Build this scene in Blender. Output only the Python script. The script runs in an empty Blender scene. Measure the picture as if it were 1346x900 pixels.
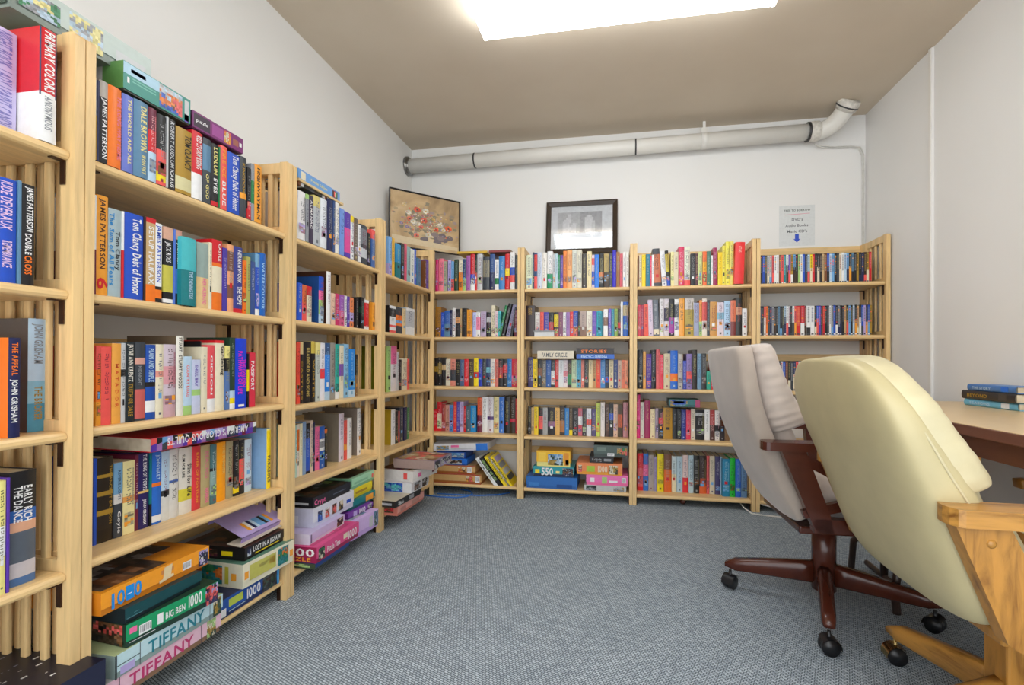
import bpy, math, random
from mathutils import Vector, Matrix
random.seed(7)
S = bpy.context.scene
COL = S.collection

# ---------------------------------------------------------------- camera
cam_d = bpy.data.cameras.new('camera'); cam = bpy.data.objects.new('camera', cam_d); COL.objects.link(cam)
F_PX, YAW, PITCH, ROLL, CX, CY = 630.93, .17895, .00428, .00469, 23.80, 22.00
cam_d.sensor_fit = 'HORIZONTAL'; cam_d.sensor_width = 36; cam_d.lens = F_PX / 1346 * 36
cam_d.shift_x = -CX / 1346; cam_d.shift_y = CY / 1346
cam_d.clip_start = .02; cam_d.clip_end = 50
_F = Vector((-math.sin(YAW) * math.cos(PITCH), math.cos(YAW) * math.cos(PITCH), math.sin(PITCH)))
_R = Vector((math.cos(YAW), math.sin(YAW), 0)); _U = _R.cross(_F)
_R2 = _R * math.cos(ROLL) + _U * math.sin(ROLL); _U2 = _U * math.cos(ROLL) - _R * math.sin(ROLL)
mw = Matrix(((_R2.x, _U2.x, -_F.x, 0), (_R2.y, _U2.y, -_F.y, 0), (_R2.z, _U2.z, -_F.z, .946), (0, 0, 0, 1)))
cam.matrix_world = mw
S.camera = cam

# ---------------------------------------------------------------- world, exposure
W = bpy.data.worlds.new('world'); S.world = W; W.use_nodes = True
W.node_tree.nodes['Background'].inputs[0].default_value = (.93, .97, 1, 1)
W.node_tree.nodes['Background'].inputs[1].default_value = 2.7  # soft frontal fill, enters where the near wall is left out
S.view_settings.view_transform = 'Standard'; S.view_settings.look = 'None'
S.view_settings.gamma = 1; S.view_settings.use_curve_mapping = False
S.view_settings.exposure = .2

XW, YW, XR, H, YN = -1.6084, 3.57, 1.6392, 2.6155, -1.0      # room: left wall, back wall, right wall, ceiling, open near side
XL, YB, T = -1.2793, 3.2413, 1.7323                          # bookcase fronts and height

LAMP = 8.2          # emission of the two lit diffusers; world fill light adds to them

# ---------------------------------------------------------------- materials
PAL = {'K': ('1a1a1e', 'black'), 'N': ('1c2350', 'navy'), 'B': ('1f4fc0', 'blue'), 'S': ('6fa8dc', 'sky blue'), 'L': ('b9d3e8', 'pale blue'),
 'T': ('167a80', 'teal'), 'A': ('49b9c0', 'aqua'), 'G': ('1f7a45', 'green'), 'g': ('a8cf7c', 'light green'), 'D': ('23402f', 'dark green'),
 'O': ('f07820', 'orange'), 'o': ('f0a030', 'amber'), 'Y': ('f5d916', 'yellow'), 'y': ('ece08c', 'pale yellow'), 'R': ('cf1f2a', 'red'),
 'r': ('ee5a55', 'coral red'), 'P': ('f06fa5', 'pink'), 'M': ('d0206e', 'magenta'), 'm': ('6d1f3a', 'maroon'), 'V': ('5a36a8', 'purple'),
 'v': ('b8a8dc', 'lavender'), 'W': ('ececec', 'white'), 'C': ('e6dcc0', 'cream'), 'c': ('c8a878', 'tan'), 'U': ('7a4a28', 'brown'),
 'u': ('3a2618', 'dark brown'), 'E': ('8f9298', 'grey'), 'e': ('c4c6c8', 'light grey'), 'F': ('3a4048', 'charcoal'), 'H': ('5a84a4', 'steel blue'), 'd': ('b08a2e', 'gold')}
def lin(c): return c / 12.92 if c <= .04045 else ((c + .055) / 1.055) ** 2.4
def rgb(k):
    h = PAL[k][0] if k in PAL else k.lstrip('#')
    return tuple(lin(int(h[i:i + 2], 16) / 255) for i in (0, 2, 4)) + (1,)
def srgb(k):
    h = PAL[k][0] if k in PAL else k.lstrip('#')
    return [int(h[i:i + 2], 16) for i in (0, 2, 4)]
def word(k):
    if k in PAL: return PAL[k][1]
    a = srgb(k)
    return min(PAL.values(), key=lambda p: sum((x - int(p[0][i:i + 2], 16)) ** 2 for x, i in zip(a, (0, 2, 4))))[1]
def lum(k): a = srgb(k); return .3 * a[0] + .59 * a[1] + .11 * a[2]

class NT:
    def __init__(s, name):
        s.m = bpy.data.materials.new(name); s.m.use_nodes = True; s.t = s.m.node_tree
        s.b = s.t.nodes['Principled BSDF']; s.tc = None
    def n(s, typ, **kw):
        nd = s.t.nodes.new(typ)
        for k, v in kw.items():
            if k in nd.inputs: nd.inputs[k].default_value = v
            else: setattr(nd, k, v)
        return nd
    def l(s, a, b): s.t.links.new(a, b)
    def coord(s, scale=(1, 1, 1), kind='Object', rot=(0, 0, 0)):
        if not s.tc: s.tc = s.n('ShaderNodeTexCoord')
        mp = s.n('ShaderNodeMapping'); mp.inputs['Scale'].default_value = scale; mp.inputs['Rotation'].default_value = rot
        s.l(s.tc.outputs[kind], mp.inputs[0]); return mp.outputs[0]
    def ramp(s, fac, stops):
        r = s.n('ShaderNodeValToRGB'); e = r.color_ramp.elements
        while len(e) < len(stops): e.new(.5)
        for i, (p, c) in enumerate(stops): e[i].position = p; e[i].color = c
        s.l(fac, r.inputs[0]); return r.outputs[0]
    def bump(s, h, strength=.2, dist=.01):
        b = s.n('ShaderNodeBump'); b.inputs['Strength'].default_value = strength; b.inputs['Distance'].default_value = dist
        s.l(h, b.inputs['Height']); s.l(b.outputs[0], s.b.inputs['Normal'])
    def set(s, **kw):
        for k, v in kw.items(): s.b.inputs[k.replace('_', ' ')].default_value = v
        return s
def shade(c, f): return (min(1, c[0] * f), min(1, c[1] * f), min(1, c[2] * f), 1)

def wood(name, col, stretch, rough=.4, scale=14, contrast=.25, darkline=None):
    m = NT(name); m.set(Roughness=rough)
    v = m.coord(stretch)
    no = m.n('ShaderNodeTexNoise', Scale=scale, Detail=5.0, Roughness=.6, Distortion=.6); m.l(v, no.inputs['Vector'])
    c = rgb(col)
    st = [(.25, shade(c, 1 - contrast)), (.5, c), (.75, shade(c, 1 + contrast * .6))]
    if darkline: st = [(.3, rgb(darkline)), (.44, shade(c, .8)), (.55, c), (.8, shade(c, 1.15))]
    m.l(m.ramp(no.outputs[0], st), m.b.inputs['Base Color']); m.bump(no.outputs[0], .08, .003)
    return m.m
MAT = {}
MAT['pine_v'] = wood('pine_vertical', 'e8c58c', (3, 3, .25), .42)
MAT['pine_x'] = wood('pine_along_x', 'e8c58c', (.25, 3, 3), .38)
MAT['pine_y'] = wood('pine_along_y', 'e8c58c', (3, .25, 3), .38)
MAT['dark_wood'] = wood('walnut_stained_wood', '4c2317', (1, .6, 1), .22, 12, .3)
MAT['oak'] = wood('oak_wood', 'b98238', (2.4, 2.4, .35), .3, 16, .2, '7c4e1c')
MAT['oak_y'] = wood('oak_wood_lengthwise', 'c08a40', (2.4, .3, 2.4), .28, 16, .2, '7c4e1c')
MAT['laminate'] = wood('blond_laminate', 'dcbd8c', (1.2, .25, 1), .28, 9, .06)
MAT['table_edge'] = wood('brown_table_edge', '70483a', (2, .3, 2), .4, 14, .2)

m = NT('printed_cover'); m.set(Roughness=.38)
at = m.n('ShaderNodeAttribute', attribute_name='Col'); no = m.n('ShaderNodeTexNoise', Scale=60.0, Detail=3.0); m.l(m.coord(), no.inputs['Vector'])
mx = m.n('ShaderNodeMixRGB', blend_type='MULTIPLY'); mx.inputs[0].default_value = .25
m.l(at.outputs['Color'], mx.inputs[1]); m.l(m.ramp(no.outputs[0], [(.3, (.75, .75, .75, 1)), (.6, (1, 1, 1, 1))]), mx.inputs[2])
m.l(mx.outputs[0], m.b.inputs['Base Color']); MAT['print'] = m.m
m = NT('paper_pages'); m.set(Roughness=.85)
wv = m.n('ShaderNodeTexNoise', Scale=1.0, Detail=2.0); m.l(m.coord((900, 20, 20)), wv.inputs['Vector'])
m.l(m.ramp(wv.outputs[0], [(.3, rgb('b8a888')), (.7, rgb('ece2cc'))]), m.b.inputs['Base Color']); MAT['pages'] = m.m

m = NT('wall_paint'); m.set(Roughness=.75)
no = m.n('ShaderNodeTexNoise', Scale=180.0, Detail=3.0); m.l(m.coord(), no.inputs['Vector'])
n2 = m.n('ShaderNodeTexNoise', Scale=1.3, Detail=3.0); m.l(m.coord(), n2.inputs['Vector'])
m.l(m.ramp(n2.outputs[0], [(.3, rgb('e5e4e1')), (.7, rgb('e9e8e6'))]), m.b.inputs['Base Color']); m.bump(no.outputs[0], .12, .002); MAT['wall'] = m.m
m = NT('ceiling_paint'); m.set(Roughness=.85)
no = m.n('ShaderNodeTexNoise', Scale=160.0, Detail=3.0); m.l(m.coord(), no.inputs['Vector'])
n2 = m.n('ShaderNodeTexNoise', Scale=2.0, Detail=4.0); m.l(m.coord(), n2.inputs['Vector'])
m.l(m.ramp(n2.outputs[0], [(.3, rgb('cdbfab')), (.7, rgb('d4c7b4'))]), m.b.inputs['Base Color']); m.bump(no.outputs[0], .15, .002); MAT['ceiling'] = m.m

# looped carpet: rows of small loops with dark gaps
m = NT('loop_carpet'); m.set(Roughness=.95)
v = m.coord((1, 1, 1), rot=(0, 0, math.radians(23)))
br = m.n('ShaderNodeTexBrick', offset=.5, squash=1.0); m.l(v, br.inputs['Vector'])
for k, x in (('Scale', 1.0), ('Mortar Size', .0018), ('Mortar Smooth', .8), ('Bias', 0.0), ('Brick Width', .0135), ('Row Height', .0082)): br.inputs[k].default_value = x
br.inputs['Color1'].default_value = rgb('cfdae2'); br.inputs['Color2'].default_value = rgb('a5b1bb'); br.inputs['Mortar'].default_value = rgb('414b55')
no = m.n('ShaderNodeTexNoise', Scale=5.0, Detail=6.0, Roughness=.7); m.l(m.coord(), no.inputs['Vector'])
n3 = m.n('ShaderNodeTexNoise', Scale=260.0, Detail=2.0); m.l(m.coord(), n3.inputs['Vector'])
mx = m.n('ShaderNodeMixRGB', blend_type='MULTIPLY'); mx.inputs[0].default_value = 1
m.l(br.outputs['Color'], mx.inputs[1]); m.l(m.ramp(no.outputs[0], [(.3, (.88, .90, .91, 1)), (.7, (1.0, 1.0, 1.0, 1))]), mx.inputs[2])
mx2 = m.n('ShaderNodeMixRGB', blend_type='MULTIPLY'); mx2.inputs[0].default_value = .8
m.l(mx.outputs[0], mx2.inputs[1]); m.l(m.ramp(n3.outputs[0], [(.35, (.7, .72, .75, 1)), (.65, (1, 1, 1, 1))]), mx2.inputs[2])
m.l(mx2.outputs[0], m.b.inputs['Base Color']); m.bump(br.outputs['Fac'], -.6, .004); MAT['carpet'] = m.m

def plain(name, col, rough=.5, metal=0, noise=.08, scale=40, bump=0, **kw):
    m = NT(name); m.set(Roughness=rough, Metallic=float(metal), **kw)
    no = m.n('ShaderNodeTexNoise', Scale=float(scale), Detail=4.0); m.l(m.coord(), no.inputs['Vector'])
    c = rgb(col); m.l(m.ramp(no.outputs[0], [(.3, shade(c, 1 - noise)), (.7, shade(c, 1 + noise))]), m.b.inputs['Base Color'])
    if bump: m.bump(no.outputs[0], bump, .004)
    return m.m
MAT['bronze'] = plain('dark_bracket_metal', '4a3428', .35, .8)
MAT['screw'] = plain('screw_metal', '9a958c', .3, .9)
MAT['suede'] = plain('mauve_suede', 'a89a8e', .9, 0, .16, 5, .1, Sheen_Weight=.4)
MAT['suede_l'] = plain('pale_mauve_cushion', 'bfb1a7', .85, 0, .12, 8, .15, Sheen_Weight=.4)
MAT['leather'] = plain('cream_leather', 'c0b389', .42, 0, .05, 14, .06)
MAT['leather_l'] = plain('cream_leather_cushion', 'cbc09b', .4, 0, .05, 20, .1)
MAT['rubber'] = plain('black_caster_plastic', '17171a', .35)
MAT['brass'] = plain('brass', 'b9a06a', .25, 1)
MAT['steel'] = plain('steel', '9a9a98', .3, 1)
MAT['brown_tube'] = plain('brown_enamel_tube', '3c2a22', .35)
MAT['pvc'] = plain('white_pipe_paint', 'e4e2dc', .35, 0, .01, 4)
MAT['pvc_rough'] = plain('pipe_coupling_paint', 'd6d2ca', .5, 0, .2, 55, .5)
MAT['clamp'] = plain('dark_clamp_band', '4a4a4c', .4, .6)
MAT['fixture'] = plain('white_enamel', 'e6e6e2', .4)
MAT['paper'] = plain('sign_paper', 'd6d8d6', .7)
MAT['black_frame'] = plain('black_frame_wood', '1e1d20', .35)
MAT['brown_frame'] = plain('dark_brown_frame_wood', '3a2e24', .3)
MAT['mat_board'] = plain('grey_mat_board', 'c6c8cb', .8)
MAT['cable_blue'] = plain('blue_cable_jacket', '2f6fc4', .5)
MAT['cable_white'] = plain('white_cable_jacket', 'd8d6d0', .5)
m = NT('picture_glass'); m.set(Roughness=.03, Transmission_Weight=0.0)
t = m.t; gl = m.n('ShaderNodeBsdfGlossy'); gl.inputs['Roughness'].default_value = .04; tr = m.n('ShaderNodeBsdfTransparent'); fr = m.n('ShaderNodeFresnel', IOR=1.5); ms = m.n('ShaderNodeMixShader')
m.l(fr.outputs[0], ms.inputs[0]); m.l(tr.outputs[0], ms.inputs[1]); m.l(gl.outputs[0], ms.inputs[2]); m.l(ms.outputs[0], t.nodes['Material Output'].inputs[0]); MAT['glass'] = m.m
m = NT('lit_diffuser'); m.set(Roughness=.4); m.b.inputs['Base Color'].default_value = (.9, .9, .9, 1)
m.b.inputs['Emission Color'].default_value = (.94, .975, 1, 1); m.b.inputs['Emission Strength'].default_value = LAMP; MAT['diffuser'] = m.m
# old oil painting ground: warm cloudy brown
m = NT('painting_ground'); m.set(Roughness=.6)
no = m.n('ShaderNodeTexNoise', Scale=5.0, Detail=6.0, Distortion=.8); m.l(m.coord(), no.inputs['Vector'])
m.l(m.ramp(no.outputs[0], [(.3, rgb('9a7f5c')), (.5, rgb('c4a67c')), (.7, rgb('dcc49c'))]), m.b.inputs['Base Color']); MAT['painting'] = m.m

# ---------------------------------------------------------------- mesh helpers
class MB:
    """collects faces with a colour and a material slot, builds ONE mesh"""
    def __init__(s): s.v = []; s.f = []; s.c = []; s.mi = []; s.sm = []
    def face(s, pts, c='W', mi=0, smooth=False):
        b = len(s.v); s.v += [tuple(p) for p in pts]; s.f.append(tuple(range(b, b + len(pts)))); s.c.append(c); s.mi.append(mi); s.sm.append(smooth)
    def box(s, x0, x1, y0, y1, z0, z1, c='W', mi=0, cf=None):
        P = [(x0, y0, z0), (x1, y0, z0), (x1, y1, z0), (x0, y1, z0), (x0, y0, z1), (x1, y0, z1), (x1, y1, z1), (x0, y1, z1)]
        b = len(s.v); s.v += P
        for k, q in (('b', (0, 3, 2, 1)), ('t', (4, 5, 6, 7)), ('f', (0, 1, 5, 4)), ('r', (1, 2, 6, 5)), ('k', (2, 3, 7, 6)), ('l', (3, 0, 4, 7))):
            s.f.append(tuple(b + i for i in q)); s.c.append((cf or {}).get(k, c)); s.mi.append(mi); s.sm.append(False)
    def grid(s, rows, c='W', mi=0, closed_u=False, smooth=True, caps=False):
        b = len(s.v); n = len(rows[0])
        for r in rows: s.v += [tuple(p) for p in r]
        for i in range(len(rows) - 1):
            for j in range(n if closed_u else n - 1):
                j2 = (j + 1) % n
                s.f.append((b + i * n + j, b + i * n + j2, b + (i + 1) * n + j2, b + (i + 1) * n + j)); s.c.append(c); s.mi.append(mi); s.sm.append(smooth)
        if caps:
            s.f.append(tuple(b + j for j in reversed(range(n)))); s.f.append(tuple(b + (len(rows) - 1) * n + j for j in range(n)))
            s.c += [c, c]; s.mi += [mi, mi]; s.sm += [smooth, smooth]
    def tube(s, pts, r, c='W', mi=0, n=10, caps=True):
        pts = [Vector(p) for p in pts]; rows = []; up = None
        for i, p in enumerate(pts):
            d = (pts[min(i + 1, len(pts) - 1)] - pts[max(i - 1, 0)]).normalized()
            if up is None: up = Vector((0, 0, 1)) if abs(d.z) < .9 else Vector((1, 0, 0))
            a = d.cross(up).normalized(); up = a.cross(d).normalized()
            rr = r[i] if isinstance(r, (list, tuple)) else r
            rows.append([p + (a * math.cos(2 * math.pi * k / n) + up * math.sin(2 * math.pi * k / n)) * rr for k in range(n)])
        s.grid(rows, c, mi, True, True, caps)
    def build(s, name, mats, parent=None, bevel=0, subsurf=0, loc=None, link=True):
        me = bpy.data.meshes.new(name); me.from_pydata(s.v, [], s.f)
        if not isinstance(mats, (list, tuple)): mats = [mats]
        for m_ in mats: me.materials.append(MAT[m_] if isinstance(m_, str) else m_)
        me.polygons.foreach_set('material_index', s.mi); me.polygons.foreach_set('use_smooth', s.sm)
        if any(m_ == 'print' for m_ in mats):
            ca = me.color_attributes.new('Col', 'FLOAT_COLOR', 'CORNER'); buf = []; cache = {}
            for f, c in zip(s.f, s.c):
                if c not in cache: cache[c] = rgb(c)
                buf += list(cache[c]) * len(f)
            ca.data.foreach_set('color', buf)
        me.update()
        o = bpy.data.objects.new(name, me)
        if link: COL.objects.link(o)
        if parent: o.parent = parent
        if loc: o.location = loc
        if bevel:
            b = o.modifiers.new('bevel', 'BEVEL'); b.width = bevel; b.segments = 2; b.limit_method = 'ANGLE'
        if subsurf:
            b = o.modifiers.new('subsurf', 'SUBSURF'); b.levels = b.render_levels = subsurf
        return o
def tag(o, label=None, cat=None, group=None, kind=None):
    if label: o['label'] = label
    if cat: o['category'] = cat
    if group: o['group'] = group
    if kind: o['kind'] = kind
    return o
def empty(name, loc=(0, 0, 0), rz=0):
    o = bpy.data.objects.new(name, None); COL.objects.link(o); o.location = loc; o.rotation_euler = (0, 0, rz); o.empty_display_size = .05; return o
def pbox(name, mat, parent, x0, x1, y0, y1, z0, z1, bevel=0):
    b = MB(); b.box(x0, x1, y0, y1, z0, z1); return b.build(name, mat, parent, bevel)
_shared = {}
def inst(name, key, make, parent, loc=(0, 0, 0), bevel=0, rot=None):
    """part that shares its mesh with the alike parts"""
    if key not in _shared: _shared[key] = make()
    o = bpy.data.objects.new(name, _shared[key].data); COL.objects.link(o); o.parent = parent; o.location = loc
    if rot: o.rotation_euler = rot
    for md in _shared[key].modifiers:
        n_ = o.modifiers.new(md.name, md.type)
        if md.type == 'BEVEL': n_.width = md.width; n_.segments = md.segments; n_.limit_method = 'ANGLE'
    return o

# glyph meshes from the built-in font
_gl = {}
def glyph(ch):
    if ch in _gl: return _gl[ch]
    cu = bpy.data.curves.new('g', 'FONT'); cu.body = ch; cu.resolution_u = 2; cu.offset = .02
    o = bpy.data.objects.new('g', cu); COL.objects.link(o)
    me = bpy.data.meshes.new_from_object(o.evaluated_get(bpy.context.evaluated_depsgraph_get()))
    vs = [(v.co.x, v.co.y) for v in me.vertices]; fs = [tuple(p.vertices) for p in me.polygons]
    w = (max(v[0] for v in vs) + .06) if vs else .3
    bpy.data.objects.remove(o); bpy.data.curves.remove(cu); bpy.data.meshes.remove(me)
    _gl[ch] = (vs, fs, w); return _gl[ch]
def text_layout(txt):
    x = 0; out = []
    for ch in txt:
        if ch == ' ': x += .3; continue
        vs, fs, w = glyph(ch); out.append((x, vs, fs)); x += w
    return out, max(x, .01)
def put_text(mb, txt, c, conv, length, cap, mi=0):
    """text running 0..length along u, cap height cap along v; conv(u, v) -> point"""
    lay, w = text_layout(txt); su = length / w; sv = cap / .72
    for x0, vs, fs in lay:
        b = len(mb.v); mb.v += [tuple(conv((x0 + vx) * su, vy * sv)) for vx, vy in vs]
        for f in fs: mb.f.append(tuple(b + i for i in f)); mb.c.append(c); mb.mi.append(mi); mb.sm.append(False)

# ================================================================ the room
def struct(name, mat, x0, x1, y0, y1, z0, z1):
    return tag(pbox(name, mat, None, x0, x1, y0, y1, z0, z1), kind='structure')
struct('floor', 'carpet', XW - .1, XR + .1, YN - .1, YW + .1, -.1, 0)
struct('ceiling', 'ceiling', XW - .1, XR + .1, YN - .1, YW + .1, H, H + .1)
struct('wall_left', 'wall', XW - .1, XW, YN, YW, 0, H)
struct('wall_right', 'wall', XR, XR + .1, YN, YW, 0, H)
struct('wall_back', 'wall', XW - .1, XR + .1, YW, YW + .1, 0, H)
# the room goes on behind the viewer; near wall left out to let world fill light in

# ---------------------------------------------------------------- bookcases
# local frame: x along the run (left to right as one faces it), y into the case, z up; origin at the front left foot
WU, DU = .7605, .329
SZ = {'U1': [1.447, 1.112, .772, .436, .08], 'U2': [1.449, 1.111, .774, .444, .081], 'U3': [1.449, 1.112, .76, .427, .08], 'U4': [1.446, 1.111, .755, .418, .08],
      'B1': [1.446, 1.117, .765, .432, .078], 'B2': [1.446, 1.117, .765, .430, .074], 'B3': [1.446, 1.117, .765, .428, .07], 'B4': [1.446, 1.117, .765, .43, .07]}
WHERE = {'U1': 'the nearest left bookcase', 'U2': 'the second left bookcase', 'U3': 'the third left bookcase', 'U4': 'the left bookcase by the corner',
         'B1': 'the leftmost back bookcase', 'B2': 'the second back bookcase', 'B3': 'the third back bookcase', 'B4': 'the rightmost back bookcase'}
ROWW = {1: 'top shelf', 2: 'second shelf', 3: 'third shelf', 4: 'fourth shelf', 5: 'bottom shelf'}
START = {'U1': .9571 - WU, 'U2': .9571, 'U3': 1.7194, 'U4': 2.4807, 'B1': -1.4138, 'B2': -.6533, 'B3': .1060, 'B4': .8671}
DESC = {'U1': 'open pine bookcase cut by the left frame edge, nearest the viewer',
        'U2': 'open pine bookcase with bright hardcovers and stacked puzzle boxes, second along the left wall',
        'U3': 'open pine bookcase with a blue box on its books, third along the left wall',
        'U4': 'narrow-looking open pine bookcase against the left wall beside the corner',
        'B1': 'open pine bookcase with leaning yellow magazines at the bottom, leftmost on back wall',
        'B2': 'open pine bookcase below the dark framed photo, second on the back wall',
        'B3': 'open pine bookcase with yellow and red books on top shelf, third on back wall',
        'B4': 'open pine bookcase filled with DVD cases, below the paper sign'}
def place(unit):
    """world location and turn of a unit"""
    if unit[0] == 'U': return (XL, START[unit], 0), math.pi / 2
    return (START[unit], YB, 0), 0
def post_mesh(depth, along):
    b = MB(); r = .012; n = 4
    # side profile with one rounded top corner, extruded across the thickness
    prof = [(0, 0), (depth, 0), (depth, T)]
    prof += [(r - r * math.sin(a), T - r + r * math.cos(a)) for a in [i * math.pi / 2 / n for i in range(n + 1)]]
    L = [(.0015, y, z) for y, z in prof]; R = [(.0235, y, z) for y, z in prof]
    b.face(L[::-1], smooth=False); b.face(R)
    for i in range(len(prof)):
        j = (i + 1) % len(prof); b.face([L[i], L[j], R[j], R[i]])
    return b.build('post', 'pine_v', link=False, bevel=.003)
def bracket_mesh():
    b = MB(); b.box(0, .003, -.007, .007, -.058, 0); b.box(0, .028, -.007, .007, -.003, 0)
    return b.build('bracket', 'bronze', link=False)
def screw_mesh():
    b = MB(); b.tube([(0, 0, 0), (.0016, 0, 0)], .0035, n=6); return b.build('screw', 'screw', link=False)
def shelf_mesh(mat):
    b = MB(); w = WU - .05; t = .024; d0 = .012; d1 = DU - .012; n = 5
    prof = [(d1, -t), (d1, 0)] + [(d0 + t / 2 - t / 2 * math.sin(a), -t / 2 + t / 2 * math.cos(a)) for a in [i * math.pi / n for i in range(n + 1)]]
    b.grid([[(x, y, z) for y, z in prof] for x in (0, w)], closed_u=True, smooth=False, caps=True)
    o = b.build('shelf', mat, link=False)
    return o
for U in ('U1', 'U2', 'U3', 'U4', 'B1', 'B2', 'B3', 'B4'):
    loc, rz = place(U); root = empty('bookcase', loc, rz)
    tag(root, DESC[U], 'bookcase', 'pine bookcases along the two walls')
    pl = 'pine_x'
    for sx in (0, WU - .025):
        inst('front_post', 'fp', lambda: post_mesh(.04, 0), root, (sx, 0, 0))
        inst('back_post', 'bp', lambda: post_mesh(.10, 0), root, (sx, DU - .10, 0))
        inst('top_rail', 'tr', lambda: (lambda b: (b.box(.002, .023, .04, DU - .10, T - .045, T - .002), b.build('rail', 'pine_v', link=False, bevel=.002))[1])(MB()), root, (sx, 0, 0))
        for z in SZ[U]:
            inst('side_rail', 'sr', lambda: (lambda b: (b.box(.004, .021, .04, DU - .10, 0, .045), b.build('rail', 'pine_v', link=False, bevel=.002))[1])(MB()), root, (sx, 0, z - .018))
        for k in range(3):
            inst('slat', 'slat', lambda: (lambda b: (b.box(.006, .019, 0, .019, .08, T - .04), b.build('slat', 'pine_v', link=False, bevel=.004))[1])(MB()), root, (sx, .08 + .059 * k, 0))
    for i, z in enumerate(SZ[U]):
        sh = inst('shelf', 'sh', lambda: shelf_mesh('pine_x'), root, (.025, 0, z))
        for sx, rot in ((0, 0), (WU - .05, math.pi)):
            for y in (.030, DU - .065):
                br_ = inst('bracket', 'br', bracket_mesh, sh, (sx, y, -.0245), rot=(0, 0, rot))
        if i in (0, 2, 3, 4) or U in ('B2', 'U1'):
            zz = (T - .05 if i == 0 else z + .190)
            inst('back_rail', 'bkr', lambda: (lambda b: (b.box(.025, WU - .025, DU - .018, DU, 0, .048), b.build('rail', 'pine_x', link=False, bevel=.003))[1])(MB()), root, (0, 0, zz))

b = MB(); b.tube([(0, 0, -.022), (0, 0, -.045), (0, 0, -.058)], [.016, .020, .010], n=14); o = b.build('shelf_foot', 'dark_wood', bpy.data.objects['bookcase.006']); o.location = (.325, .05, .07)

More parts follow.
